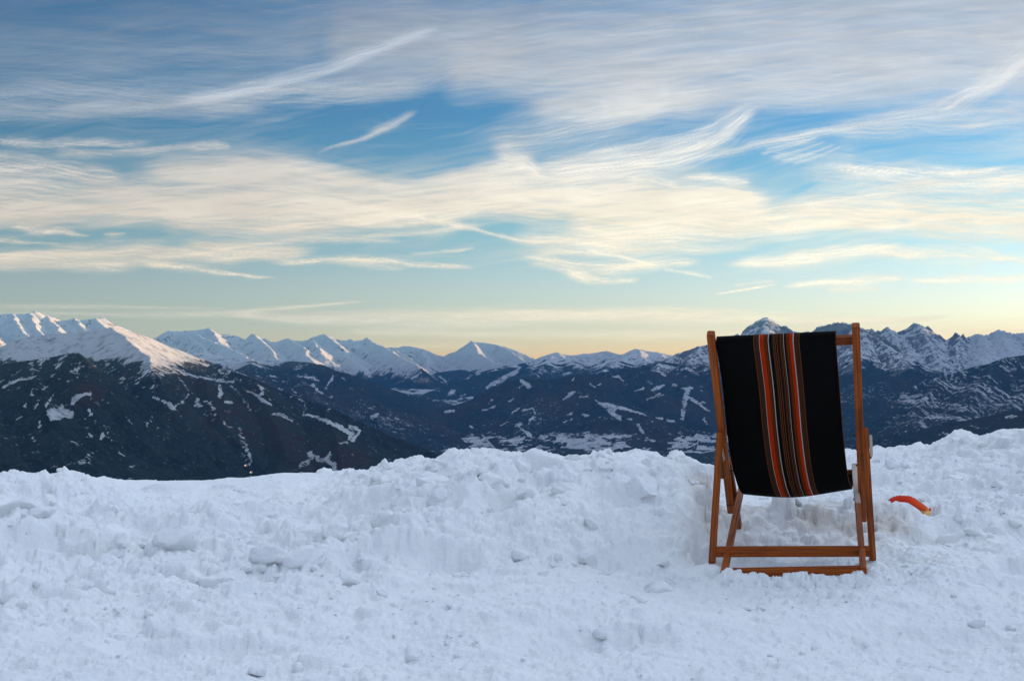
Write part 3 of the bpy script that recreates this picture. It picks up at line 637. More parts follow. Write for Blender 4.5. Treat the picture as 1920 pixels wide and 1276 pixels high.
# ------------------------------------------------------------------ clouds: a cirrus sheet at 8 km altitude on the earth's shell
def clouds():
    us = np.concatenate([np.linspace(-900, -60, 120)[:-1], np.arange(-60, 1981, 2.0), np.linspace(1984, 2900, 130)])
    vs = np.concatenate([np.arange(662, -30, -1.8), np.linspace(-34, -420, 90)])
    U, V = np.meshgrid(us, vs, indexing='ij')
    a = (U - 960) / F; b = (638 - V) / F
    dx, dy, dz = a, cT - b * sT, sT + b * cT
    n = np.sqrt(dx * dx + dy * dy + dz * dz); dx, dy, dz = dx / n, dy / n, dz / n
    Re, H = 6371000.0, 8000.0
    d = np.sqrt((Re * dz) ** 2 + 2 * Re * H + H * H) - Re * dz
    # wandering coordinates
    wu = U + 26 * fbm(U / 260, V / 130, 3, 1) + 7 * fbm(U / 60, V / 40, 4, 3, gain=.6)
    wv = V + 14 * fbm(U / 250, V / 140, 3, 2) + 3.2 * fbm(U / 90, V / 26, 4, 4, gain=.6)
    dens = np.zeros_like(U); bright = np.zeros_like(U)
    def stroke(pts, I, br=0.0, fl=150.0, fw=9.0, soft=2.0, seed=0, fib=0.75, raw=0.0, tail=True):
        nonlocal dens, bright
        P = np.array([(p[0], p[1]) for p in pts], float); W = np.array([p[2] for p in pts], float)
        if P[0, 0] < -99: P[0, 0] = -800
        if P[-1, 0] > 2039: P[-1, 0] = 2800
        # smooth the polyline
        tt = np.concatenate([[0], np.cumsum(np.hypot(*np.diff(P, axis=0).T))]); Lt = tt[-1]
        k = max(4, int(Lt / 45)); ts = np.linspace(0, Lt, k)
        Q = np.stack([np.interp(ts, tt, P[:, 0]), np.interp(ts, tt, P[:, 1])], 1); QW = np.interp(ts, tt, W)
        for _ in range(2):
            Q[1:-1] = (Q[:-2] + 2 * Q[1:-1] + Q[2:]) / 4
        m = 3.2 * W.max() + 40
        box = (U > P[:, 0].min() - m) & (U < P[:, 0].max() + m) & (V > P[:, 1].min() - m) & (V < P[:, 1].max() + m)
        uu = wu[box] * (1 - raw) + U[box] * raw; vv = wv[box] * (1 - raw) + V[box] * raw
        bd = np.full(uu.shape, 1e9); bs = np.zeros_like(uu); bt = np.zeros_like(uu); bw = np.ones_like(uu)
        for i in range(k - 1):
            dd, t, L = seg_dist(uu, vv, Q[i], Q[i + 1])
            sx, sy = Q[i + 1] - Q[i]
            sg = (sx * (vv - Q[i][1]) - sy * (uu - Q[i][0])) / (L + 1e-6)
            mk = dd < bd
            bd = np.where(mk, dd, bd); bs = np.where(mk, sg, bs); bt = np.where(mk, ts[i] + t * L, bt); bw = np.where(mk, QW[i] + (QW[i + 1] - QW[i]) * t, bw)
        fl = fl * 1.8
        fibre = .55 * fbm(bt / fl + 3.7 * seed, bs / fw + 1.6 * fbm(bt / 240, bs / 70, 2, seed + 90), 5, seed + 40, gain=0.62) + .75 * fbm((bt + 2.2 * bs) / (fl * .55), (bs - .10 * bt) / (fw * .6), 4, seed + 45, gain=.6)
        fa = perlin(bt / (fl * .8) + 9.1 * seed, (bs - .06 * bt) / (fw * .75) + 1.2 * fbm(bt / 200, bs / 50, 3, seed + 31)); fb_ = perlin(bt / (fl * .45) + 3.3 * seed, (bs + .05 * bt) / (fw * .36))
        fibre = .55 * fibre + .42 * ((1 - np.abs(fa)) ** 4 - .42) + .30 * ((1 - np.abs(fb_)) ** 4 - .42)
        lump = fbm(bt / (fl * .8), bs / (fw * 4), 4, seed + 70, gain=.6)
        weff = bw * (1 + 0.75 * lump + .25 * fibre)
        g = np.exp(-(bd / np.maximum(weff, 1)) ** soft)
        if tail:
            g = g * sstep(0, min(60, Lt * .2), bt + 12) * sstep(0, min(60, Lt * .2), Lt - bt + 12)
        dn = np.clip(I * g * (1 + fib * (fibre * 1.7 + lump * .8)), 0, 1)
        old = dens[box]
        bright[box] = bright[box] * (1 - dn) + br * dn
        dens[box] = 1 - (1 - old) * (1 - dn)
    S = stroke
    # high veils
    S([(-200, 40, 90), (300, 40, 90), (700, 30, 80), (1000, 30, 90)], .34, -.25, 400, 30, seed=1)
    S([(-200, 105, 40), (150, 95, 36), (420, 110, 30), (600, 90, 26)], .34, -.05, 300, 14, seed=2)
    S([(-200, 175, 34), (150, 170, 34), (380, 190, 30), (600, 175, 26), (800, 165, 20)], .50, -.05, 260, 10, seed=3)
    S([(-200, 215, 18), (200, 212, 18), (500, 205, 12)], .35, 0, 260, 8, seed=4)
    S([(600, 70, 60), (900, 75, 70), (1200, 45, 90), (1600, 5, 110), (2100, -70, 130)], .70, -.12, 380, 18, seed=5, fib=.28)
    S([(820, 150, 34), (1100, 140, 50), (1400, 112, 60), (1700, 78, 80), (2100, 15, 110)], .66, -.10, 360, 14, seed=6, fib=.28)
    S([(980, 205, 22), (1250, 190, 30), (1500, 172, 36), (1800, 140, 50), (2100, 90, 80)], .60, -.04, 300, 12, seed=7, fib=.28)
    S([(330, 200, 12), (430, 180, 13), (560, 145, 16), (680, 105, 15), (760, 75, 12), (815, 50, 8)], .72, .45, 240, 7, seed=8, fib=.45)
    S([(100, 205, 10), (330, 200, 12), (560, 165, 10), (700, 140, 8)], .38, .1, 260, 7, seed=9)
    S([(560, 190, 12), (760, 160, 18), (880, 120, 22), (960, 100, 20)], .34, 0, 200, 9, seed=10)
    S([(600, 286, 4), (690, 262, 5), (735, 246, 6), (768, 228, 7), (782, 210, 6)], .36, .12, 90, 4, seed=11, raw=.3)
    S([(640, 276, 3), (700, 258, 4), (745, 235, 7), (775, 215, 7)], .40, .1, 70, 4, seed=12, raw=.5)
    # wavy wisps at the left
    S([(-40, 258, 9), (40, 268, 9), (110, 274, 8), (180, 270, 7), (280, 268, 5)], .60, .15, 70, 7, seed=13)
    S([(90, 290, 8), (220, 286, 7), (330, 275, 6), (430, 272, 5)], .48, .12, 80, 6, seed=14)
    S([(350, 275, 6), (400, 270, 7), (425, 274, 4)], .5, .12, 50, 6, seed=15)
    # the main long bank
    S([(-120, 320, 22), (40, 315, 22), (130, 322, 14), (240, 330, 12)], .72, .15, 150, 10, seed=16)
    S([(-160, 392, 42), (60, 388, 38), (220, 375, 42), (420, 362, 58), (620, 378, 46), (800, 378, 38), (1000, 365, 44), (1180, 372, 44), (1330, 372, 34), (1450, 372, 20)], .92, .06, 260, 16, soft=2.6, seed=17, fib=.42)
    S([(260, 322, 24), (420, 308, 26), (560, 320, 26), (700, 345, 22), (840, 340, 20), (960, 312, 20), (1010, 292, 10)], .78, .04, 200, 12, seed=18, fib=.35)
    S([(-120, 350, 14), (100, 352, 16), (300, 350, 20)], .6, .12, 180, 10, seed=19)
    S([(300, 412, 22), (480, 425, 18), (620, 420, 14), (760, 405, 12)], .72, .14, 160, 9, seed=20)
    S([(940, 300, 16), (985, 300, 16), (1005, 320, 12)], .55, .2, 60, 10, seed=21)
    S([(880, 345, 26), (1050, 338, 34), (1200, 312, 30), (1300, 284, 26), (1365, 254, 22), (1408, 226, 18), (1436, 202, 10)], .72, .20, 170, 8, seed=22, fib=.55)
    S([(1000, 310, 9), (1120, 290, 9), (1240, 262, 9), (1330, 240, 8), (1400, 212, 8), (1420, 198, 6)], .48, .18, 160, 6, seed=23)
    S([(900, 278, 26), (1050, 250, 34), (1150, 215, 34), (1250, 190, 28), (1330, 180, 24)], .46, .02, 200, 10, seed=24)
    S([(1120, 200, 30), (1190, 190, 36), (1260, 180, 26)], .38, .15, 110, 16, seed=25)
    # contrails
    S([(620, 385, 7), (690, 388, 10), (760, 398, 9), (840, 420, 7), (900, 436, 4), (1010, 458, 2.5)], .62, .28, 50, 6, seed=26, raw=.4)
    S([(640, 425, 7), (760, 425, 9), (850, 412, 9), (920, 396, 6)], .48, .2, 130, 5, seed=27)
    S([(660, 450, 4), (800, 436, 6), (930, 424, 4)], .42, .1, 160, 5, seed=28)
    S([(1100, 468, 3), (1170, 480, 3.5), (1220, 496, 2.5)], .6, .3, 40, 4, seed=29, raw=.6)
    S([(1245, 506, 2.5), (1290, 512, 4), (1335, 521, 2)], .5, .3, 40, 4, seed=30, raw=.6)
    S([(1340, 551, 1.6), (1400, 543, 2.2), (1460, 531, 1.8)], .8, .35, 60, 4, seed=31, raw=.7)
    S([(1385, 532, 3), (1430, 523, 5), (1460, 521, 3)], .4, .25, 60, 4, seed=32)
    S([(1812, 419, 1.0), (1842, 413, 1.3)], .9, .5, 60, 4, seed=33, raw=1.0, tail=False)
    # small clouds under the bank
    S([(28, 428, 4), (80, 430, 8), (130, 436, 7), (175, 440, 3)], .8, .2, 50, 6, seed=34)
    S([(-20, 446, 4), (60, 452, 3.5), (120, 460, 3)], .5, .1, 60, 4, seed=35)
    S([(205, 438, 4), (225, 438, 5), (240, 438, 3)], .6, .15, 40, 5, seed=36)
    # second bank
    S([(-120, 478, 13), (100, 478, 15), (260, 478, 19), (400, 474, 19), (520, 470, 14), (600, 472, 6)], .84, .12, 170, 8, soft=2.4, seed=37, fib=.4)
    S([(330, 460, 9), (480, 454, 10), (620, 452, 8), (760, 458, 4)], .5, .08, 140, 7, seed=38)
    S([(-60, 497, 8), (120, 500, 8), (260, 498, 7)], .66, .15, 140, 6, seed=39)
    S([(250, 490, 5), (330, 498, 6), (410, 508, 5), (470, 518, 3), (525, 523, 1.4)], .72, .28, 60, 4, seed=40, raw=.5)
    S([(500, 492, 6), (600, 494, 7), (700, 494, 9), (780, 498, 6), (860, 506, 3), (900, 505, 2)], .68, .15, 110, 5, seed=41)
    S([(780, 478, 2.5), (850, 474, 3), (900, 470, 2)], .4, .1, 60, 4, seed=42)
    # right-hand bank
    S([(1050, 405, 34), (1250, 402, 30), (1400, 408, 26), (1550, 392, 28), (1700, 395, 36), (1850, 400, 46), (2100, 395, 60)], .85, .03, 260, 12, soft=2.3, seed=43, fib=.6)
    S([(960, 450, 16), (1120, 450, 20), (1280, 440, 20), (1420, 430, 18), (1560, 420, 16), (1700, 420, 20)], .76, .16, 220, 8, seed=44, fib=.45)
    S([(1700, 440, 16), (1850, 446, 20), (2100, 440, 30)], .55, -.12, 200, 10, seed=45)
    S([(1480, 395, 10), (1620, 368, 14), (1760, 345, 16), (1920, 335, 18), (2080, 330, 24)], .66, .10, 200, 8, seed=46)
    S([(1540, 310, 8), (1620, 315, 11), (1720, 326, 12), (1820, 326, 9), (1890, 314, 5)], .66, .22, 80, 5, seed=47)
    S([(1500, 330, 16), (1640, 335, 18), (1800, 345, 14)], .40, .1, 140, 7, seed=48)
    for q_, (ax, ay, bx, by, cx_, cy_) in enumerate(((1430, 288, 1490, 276, 1532, 257), (1450, 294, 1510, 282, 1545, 266), (1470, 300, 1530, 288, 1562, 272), (1490, 306, 1545, 292, 1576, 276), (1440, 280, 1480, 272, 1510, 262))):
        S([(ax, ay, 3.5), (bx, by, 2.6), (cx_, cy_, 1.4)], .36, .15, 80, 4, seed=500 + q_, raw=.8)
    S([(1450, 290, 20), (1520, 285, 18), (1600, 290, 14)], .25, .05, 140, 6, seed=51)
    S([(1290, 332, 6), (1330, 328, 9), (1345, 345, 9), (1400, 350, 8), (1410, 340, 4)], .48, .18, 30, 9, seed=52)
    S([(1180, 340, 10), (1230, 338, 9), (1270, 350, 8)], .5, .15, 50, 9, seed=53)
    S([(1300, 300, 10), (1450, 268, 8), (1600, 240, 9), (1730, 215, 12), (1800, 195, 14)], .48, .12, 260, 6, seed=54)
    S([(1760, 215, 14), (1820, 185, 18), (1880, 140, 22), (1930, 95, 26), (1990, 60, 26)], .62, .20, 150, 10, seed=55)
    S([(1560, 255, 14), (1700, 240, 18), (1800, 225, 26), (1950, 220, 50)], .42, -.02, 200, 9, seed=56)
    # lower patches
    S([(985, 480, 8), (1040, 497, 14), (1110, 512, 17), (1180, 500, 14), (1260, 490, 10), (1320, 485, 5)], .70, .16, 110, 8, seed=57)
    S([(1060, 515, 8), (1090, 528, 9), (1110, 532, 7), (1190, 526, 5)], .62, .2, 60, 7, seed=58)
    S([(1000, 468, 10), (1180, 470, 12), (1300, 466, 10), (1420, 456, 8)], .5, .1, 160, 7, seed=59)
    S([(1365, 494, 6), (1450, 488, 13), (1550, 480, 14), (1640, 466, 9), (1690, 457, 3)], .80, .24, 170, 6, seed=60, fib=.45)
    S([(1600, 478, 8), (1720, 474, 12), (1820, 478, 13), (1890, 492, 8), (1990, 500, 6)], .66, .18, 90, 6, seed=61)
    S([(1480, 532, 4), (1550, 530, 8), (1620, 532, 10), (1690, 520, 4)], .66, .22, 100, 5, seed=62)
    S([(1560, 545, 4), (1640, 542, 5)], .4, .18, 60, 5, seed=63)
    S([(1690, 526, 3), (1780, 524, 7), (1880, 520, 7), (2050, 522, 10)], .70, .22, 140, 5, seed=64)
    # bands above the skyline
    S([(420, 588, 4), (560, 598, 14), (760, 596, 17), (1000, 592, 18), (1200, 592, 17), (1400, 598, 15), (1560, 602, 11), (1700, 600, 6), (1790, 592, 3)], .78, .10, 420, 6, soft=3.0, seed=65, fib=.28, raw=.85)
    S([(640, 622, 8), (900, 625, 10), (1200, 628, 12), (1500, 628, 10), (1900, 622, 8), (2200, 622, 8)], .55, .12, 420, 6, seed=66, fib=.3, raw=.85)
    S([(-200, 575, 3), (60, 574, 5), (250, 576, 3), (420, 578, 2)], .42, .02, 260, 4, seed=67, raw=.85)
    S([(-200, 591, 4), (100, 588, 5), (300, 590, 6), (480, 588, 6)], .55, .04, 260, 4, seed=68, raw=.85)
    S([(440, 585, 4), (540, 577, 4), (620, 570, 2.5), (690, 565, 1.2)], .62, .12, 160, 4, seed=69, raw=.85)
    S([(700, 652, 8), (850, 648, 9), (1000, 655, 9)], .35, .15, 300, 6, seed=70, raw=.85)
    # faint fibres everywhere above the haze
    rot = 0.16
    ru = U * math.cos(rot) - V * math.sin(rot); rv = U * math.sin(rot) + V * math.cos(rot)
    fz = fbm(ru / 330, rv / 17 + 2 * fbm(ru / 300, rv / 120, 3, 5), 6, 6, gain=.6)
    big = fbm(U / 420, V / 130, 3, 8)
    dens = 1 - (1 - dens) * (1 - np.clip(0.10 + .30 * fz + .30 * big, 0, .5) * sstep(560, 470, V) * sstep(-700, -100, U) * sstep(2800, 2100, U))
    dens = np.clip((dens - .06) * 1.10, 0, 1)
    # small-scale mottling
    mot = fbm((U + .8 * V) / 280, (V + .13 * U + 10 * fbm(U / 300, V / 200, 2, 77)) / 12, 5, 9, gain=.62)
    dens = np.clip(dens * (1 + (.10 + .16 * sstep(150, 320, V)) * mot), 0, .97)
    dens *= sstep(-900, -400, U) * sstep(2900, 2300, U) * sstep(-420, -250, V) * sstep(662, 640, V)
    # sunset colour: cream low down and to the right, mauve grey high up
    def lin(c): return np.array([((v / 255 + .055) / 1.055) ** 2.4 for v in c])
    vk = [0, 90, 180, 300, 420, 520, 600, 660]
    L = [(108, 122, 146), (132, 144, 160), (158, 166, 176), (186, 181, 174), (200, 187, 170), (208, 192, 168), (208, 192, 166), (216, 190, 156)]
    Rr = [(182, 186, 192), (194, 196, 199), (208, 207, 204), (226, 220, 208), (240, 226, 200), (246, 232, 204), (250, 230, 188), (252, 230, 176)]
    cl = np.stack([np.interp(V, vk, [lin(c)[i] for c in L]) for i in range(3)], -1)
    cr = np.stack([np.interp(V, vk, [lin(c)[i] for c in Rr]) for i in range(3)], -1)
    f = sstep(100, 1500, U)[..., None]
    colr = cl * (1 - f) + cr * f
    colr = colr * (1 + .75 * bright[..., None] + .16 * fbm(U / 130, V / 26, 4, 19)[..., None] + .10 * mot[..., None])
    o = grid_mesh('clouds', dx * d, dy * d, CZ + dz * d, None, {'cover': dens, 'tone': colr})
    s = N('cirrus')
    dn = s.attr('cover'); tone = s.attr('tone', 'Color')
    em = s.n('ShaderNodeEmission', {'Color': tone, 'Strength': 0.44}); tr = s.n('ShaderNodeBsdfTransparent')
    mx = s.n('ShaderNodeMixShader', {0: dn, 1: tr.outputs[0], 2: em.outputs[0]})
    m = s.surf(mx.outputs[0]); m.cycles.emission_sampling = 'NONE'
    o.data.materials.append(m)
    tag(o, kind='structure')
clouds()

# ------------------------------------------------------------------ air
def haze():
    me = bpy.data.meshes.new('haze')
    bm = bmesh.new()
    ztop = 0.0
    for o in scene.objects:
        if o.type == 'MESH' and o.name.split('.')[0] not in ('clouds',):
            a_ = np.empty(len(o.data.vertices) * 3, np.float32); o.data.vertices.foreach_get('co', a_)
            ztop = max(ztop, float(a_[2::3].max()))
    print('highest', ztop)
    x0, x1, y0, y1, z0, z1 = -26000, 26000, -3700, 33000, -1700, ztop + 25
    bmesh.ops.create_cube(bm, size=1.0)
    for v in bm.verts:
        v.co = (x0 if v.co.x < 0 else x1, y0 if v.co.y < 0 else y1, z0 if v.co.z < 0 else z1)
    bm.to_mesh(me); bm.free()
    s = N('air')
    vol = s.n('ShaderNodeVolumePrincipled', {'Color': (0.15, 0.48, 1.0, 1), 'Density': HAZE, 'Anisotropy': 0.0})
    s.t.links.new(vol.outputs[0], s.out.inputs[1])
    o = link_mesh('haze', me, s.m); tag(o, kind='stuff')
HAZE = 1.4e-5
haze()

# ------------------------------------------------------------------ snow
def snow_mat():
    s = N('snow')
    P = s.n('ShaderNodeNewGeometry').outputs['Position']
    n1 = s.noise(P, 30, 6, 0.68); n2 = s.noise(P, 130, 3, 0.7); n3 = s.noise(P, 3.0, 4, 0.55)
    h = s.math('ADD', n1, s.math('MULTIPLY', n2, 0.35))
    bump = s.n('ShaderNodeBump', {'Strength': 0.75, 'Distance': 0.016, 'Height': h})
    dirt = s.attr('dirt')
    c = s.mix(s.ramp(n3, [(0.3, 0.0), (0.7, 1.0)]), (0.86, 0.86, 0.87), (0.91, 0.90, 0.89))
    c = s.mix(dirt, c, (0.50, 0.40, 0.31))
    b = s.n('ShaderNodeBsdfPrincipled', {'Base Color': c, 'Roughness': 0.62, 'Specular IOR Level': 0.25, 'Normal': bump.outputs[0]})
    return s.surf(b.outputs[0])
M_snow = snow_mat()

crest_px = [-400, -60, 0, 25, 50, 75, 87, 94, 108, 122, 132, 150, 170, 230, 330, 400, 470, 520, 600, 660, 695, 712, 721, 727, 733, 745, 765, 780, 800, 818, 835, 850, 864, 882, 900, 920, 950, 985, 1000, 1012, 1025, 1040, 1060,
            1080, 1120, 1128, 1140, 1152, 1165, 1180, 1200, 1215, 1235, 1252, 1258, 1268, 1278, 1288, 1300, 1310, 1315, 1322, 1345, 1420, 1560, 1590, 1610, 1640, 1660, 1680, 1700, 1725, 1737, 1750, 1770, 1790, 1815, 1830, 1850, 1862, 1875, 1920, 2000, 2300]
crest_py = [880, 890, 890, 888, 891, 887, 881, 890, 890, 878, 892, 895, 897, 900, 900, 898, 892, 888, 885, 884, 880, 874, 863, 864, 872, 867, 864, 862, 863, 860, 855, 847, 845, 847, 848, 852, 852, 850, 843, 843, 848, 853, 852,
            850, 848, 842, 842, 847, 848, 845, 847, 858, 866, 868, 855, 852, 854, 863, 867, 868, 874, 888, 888, 884, 846, 842, 842, 841, 840, 835, 835, 832, 840, 832, 822, 813, 812, 820, 814, 810, 808, 808, 800, 770]
_ck = [-400, 0, 300, 600, 760, 860, 1100, 1270, 1318, 1370, 1480, 1600, 1700, 1800, 1920, 2300]
_cY = [6.6, 6.6, 7.4, 7.3, 6.8, 6.3, 6.25, 6.2, 6.6, 8.6, 9.0, 9.0, 8.6, 8.3, 8.0, 7.8]
_cS = [3.4, 3.5, 3.9, 4.2, 4.6, 4.9, 4.9, 4.7, 4.7, 5.3, 5.6, 5.6, 5.4, 5.2, 5.0, 4.8]      # where the rise starts
def snow_base(X, Y):
    px = 960 + F * X / Y
    Yc = np.interp(px, _ck, _cY); Ys = np.interp(px, _ck, _cS)
    py = np.interp(px, crest_px, crest_py)
    ppy = np.clip(np.arange(-400, 2301, 1.0), -400, 2300)
    arr = np.interp(ppy, crest_px, crest_py); ker = np.ones(71) / 71
    sm = np.convolve(np.pad(arr, 35, mode='edge'), ker, 'valid')
    pys = np.interp(px, ppy, sm)
    def z_of(pp, YY):
        b = (638 - pp) / F; t = YY / (cT - b * sT); return CZ + t * (sT + b * cT)
    zs = z_of(pys, Yc); zd = z_of(py, Yc) - zs
    t = (Y - Ys) / (Yc - Ys)
    k = np.interp(px, [0, 500, 860, 1100, 1300, 1330, 1920], [0.75, 1.0, 0.7, 0.6, 0.65, 1.6, 1.2])
    tc_ = np.clip(t, 0, 1)
    rise = 1 - (1 - tc_) ** (1.0 / np.clip(k, .3, 3)) if False else tc_ ** k
    rise = rise * rise * (3 - 2 * rise) * .5 + rise * .5
    z = zs * rise
    z = z + zd * np.exp(-((Y - Yc) / 0.22) ** 2)
    z = np.where(Y > Yc, zs + zd * np.exp(-((Y - Yc) / 0.22) ** 2) - 0.9 * (Y - Yc) ** 1.15, z)
    return z, px, t, Yc

def snow_ground():
    ncol, = (1300,)
    aa = np.linspace(-0.50, 0.50, ncol)
    yy = np.concatenate([np.linspace(1.0, 2.5, 60)[:-1], np.arange(2.5, 9.8, 0.0085), np.linspace(9.8, 15, 40)])
    A, Y = np.meshgrid(aa, yy, indexing='ij')
    X = A * (Y + 1.2)
    base, px, t, Yc = snow_base(X, Y)
    Z = base.copy()
    pile = sstep(-.2, .35, t) * sstep(1.5, 1.0, t)          # churned bank
    left = sstep(620, 250, px)
    crestfade = 1 - 0.8 * np.exp(-((Y - Yc) / 0.35) ** 2)
    smooth_l = sstep(150, 260, px) * sstep(700, 560, px) * sstep(.55, .9, t)
    # drifts and hollows
    Z += (0.10 * fbm(X / 1.1, Y / 0.9, 4, 1) + 0.065 * (ridged(X / .7, Y / .6, 4, 2) - .5) * pile) * crestfade * (1 - .6 * smooth_l)
    Z += 0.034 * fbm(X / .22, Y / .2, 4, 3, gain=.55) * (.5 + .8 * pile) * (1 - .7 * smooth_l)
    # scooped hollows: (px, py, rx, ry, depth)
    def hollow(hx, hy, rx, ry, dp, ang=0.0):
        nonlocal Z
        c, s_ = math.cos(ang), math.sin(ang)
        u = ((X - hx) * c + (Y - hy) * s_) / rx; v = (-(X - hx) * s_ + (Y - hy) * c) / ry
        r = np.sqrt(u * u + v * v) + .25 * fbm(X / .25, Y / .25, 3, 5)
        dp = dp * 1.35
        Z = Z - dp * np.exp(-(np.abs(r) * 1.15) ** 3) + .25 * dp * np.exp(-((r - 1.1) / .2) ** 2)
    hollow(-1.93, 4.9, .22, .38, .13, -.5); hollow(-1.62, 4.15, .20, .16, .07); hollow(-1.95, 3.95, .2, .14, .07); hollow(-2.35, 5.2, .16, .3, .1, .3)
    hollow(-.75, 5.6, .3, .35, .07, .3); hollow(-1.2, 4.5, .32, .22, .05, -.2); hollow(-.45, 4.8, .35, .2, .06, .4); hollow(-.05, 5.5, .15, .2, .08)
    hollow(.12, 6.0, .12, .12, .09); hollow(.5, 5.4, .25, .16, .06); hollow(-1.1, 5.9, .4, .25, .05, .2); hollow(.9, 5.2, .2, .2, .05); hollow(-.2, 4.3, .28, .2, .045)
    hollow(2.0, 4.6, .3, .15, .04); hollow(2.5, 5.3, .3, .2, .06); hollow(.2, 3.5, .3, .14, .03); hollow(1.2, 3.6, .35, .14, .03); hollow(-.9, 3.5, .3, .14, .035)
    # hollow behind the chair with a crumbled edge, and the groove right of it
    bank = np.exp(-((Y - 5.75 - .12 * fbm(X / .35, Y * 0, 3, 8)) / .20) ** 2) * sstep(.82, .98, X) * sstep(1.95, 1.7, X)
    Z += .085 * bank * (1 + .5 * fbm(X / .14, Y / .14, 3, 9))
    pit = sstep(.85, 1.05, X) * sstep(1.75, 1.55, X) * sstep(4.75, 4.95, Y) * sstep(5.62, 5.45, Y)
    Z -= .035 * pit
    g = np.abs((Y - 5.35) - (X - 1.75) * .75) ; Z -= .05 * sstep(.16, .05, g) * sstep(1.68, 1.78, X) * sstep(2.2, 2.05, X)
    ridge_r = np.abs((Y - 5.78) + (X - 2.0) * .25); Z += .05 * sstep(.14, .0, ridge_r) * sstep(1.75, 1.95, X) * sstep(2.9, 2.5, X)
    # vertical crumbled faces of the central pile
    T = lambda x, y, s: fbm(x / s, y / s, 3, 12)
    # rubble: tilted plates and lumps of broken crust
    def worley(x, y, sc, seed):
        gx = x / sc; gy = y / sc; ix = np.floor(gx); iy = np.floor(gy)
        f1 = np.full(x.shape, 9.0); f2 = np.full(x.shape, 9.0); h = np.zeros(x.shape); ox = np.zeros(x.shape); oy = np.zeros(x.shape); h2 = np.zeros(x.shape); h3 = np.zeros(x.shape)
        for di in (-1, 0, 1):
            for dj in (-1, 0, 1):
                a = _h(ix + di, iy + dj, seed) / 4294967296.0; b = _h(ix + di, iy + dj, seed + 1) / 4294967296.0
                px_ = ix + di + a - gx; py_ = iy + dj + b - gy
                d = np.sqrt(px_ ** 2 + py_ ** 2)
                nw = d < f1
                f2 = np.where(nw, f1, np.minimum(f2, d)); f1 = np.where(nw, d, f1)
                h = np.where(nw, (a * 7.13 + b * 3.7) % 1, h); h2 = np.where(nw, (a * 17.1) % 1, h2); h3 = np.where(nw, (b * 13.7) % 1, h3); ox = np.where(nw, px_, ox); oy = np.where(nw, py_, oy)
        return f1, f2, h, h2, h3, ox, oy
    area = np.clip(.22 + 1.15 * pile, 0, 1.3) * (1 - .85 * smooth_l) * crestfade
    flat = (X > .82) & (X < 1.7) & (Y > 4.6) & (Y < 5.55)
    area = np.where(flat, area * .35, area)
    for sc, amp, sd_, th in ((.50, .035, 20, -.1), (.28, .034, 21, -.05), (.14, .026, 22, -.05), (.065, .016, 23, -.1), (.03, .008, 24, -.15)):
        xx = X + sc * .45 * fbm(X / sc, Y / sc, 3, sd_ + 30); yq = Y + sc * .45 * fbm(X / sc, Y / sc, 3, sd_ + 40)
        f1, f2, h, h2, h3, ox, oy = worley(xx, yq, sc, sd_)
        clus = sstep(th, th + .3, fbm(X / (sc * 4), Y / (sc * 4), 3, sd_ + 50))
        edge = sstep(0.0, .42, f2 - f1)
        ar = area if sc > .1 else np.clip(area + (.34 if sc > .05 else .42) * (1 - .85 * smooth_l), 0, 1.4)
        clus = clus if sc > .1 else np.clip(clus + .35, 0, 1)
        Z += amp * ar * clus * ((h ** 1.5) * edge * 1.3 + ((h2 - .5) * ox + (h3 - .5) * oy) * 1.5 * edge)
    # clods pressed into the surface
    rng = np.random.default_rng(11)
    ystep = 0.0085; y_start = 59
    def stamp(cx, cy, r, hr, ang, asp, k1, k2, sink):
        nonlocal Z
        j0 = int(np.searchsorted(yy, cy - r * 1.05)); j1 = int(np.searchsorted(yy, cy + r * 1.05))
        if j1 - j0 < 2: return
        ac = cx / (cy + 1.2); da = r * 1.1 / (cy + 1.2)
        i0 = int((ac - da + .5) * (ncol - 1)); i1 = int((ac + da + .5) * (ncol - 1)) + 2
        i0 = max(i0, 0); i1 = min(i1, ncol)
        if i1 - i0 < 2: return
        xs = X[i0:i1, j0:j1] - cx; ys = Y[i0:i1, j0:j1] - cy
        c, s_ = math.cos(ang), math.sin(ang)
        p = (xs * c + ys * s_) / r; q = (-xs * s_ + ys * c) / (r * asp)
        rr = p * p + q * q
        dome = np.sqrt(np.clip(1 - rr, 0, 1))
        shape = np.minimum(np.minimum(dome, .62 + k1[0] * p + k1[1] * q), .7 + k2[0] * p + k2[1] * q)
        ci, cj = min((i0 + i1) // 2, ncol - 1), (j0 + j1) // 2
        z0 = Z[ci, cj] if False else float(np.median(Z[i0:i1, j0:j1]))
        cand = z0 - sink * r + hr * r * shape
        m = rr < 1
        Z[i0:i1, j0:j1] = np.where(m, np.maximum(Z[i0:i1, j0:j1], cand), Z[i0:i1, j0:j1])
    def scatter(n, rmin, rmax, dens_fn, hr=(.5, 1.0), sink=.15, pw=2.0):
        cnt = 0
        while cnt < n:
            cy = 2.55 + 6.6 * rng.random() ** 1.25; cx = (rng.random() - .5) * .98 * (cy + 1.2)
            if rng.random() > dens_fn(cx, cy): continue
            cnt += 1
            r = rmin + (rmax - rmin) * rng.random() ** pw
            stamp(cx, cy, r, rng.uniform(*hr), rng.random() * 6.28, rng.uniform(.5, 1), rng.normal(0, .5, 2), rng.normal(0, .5, 2), sink)
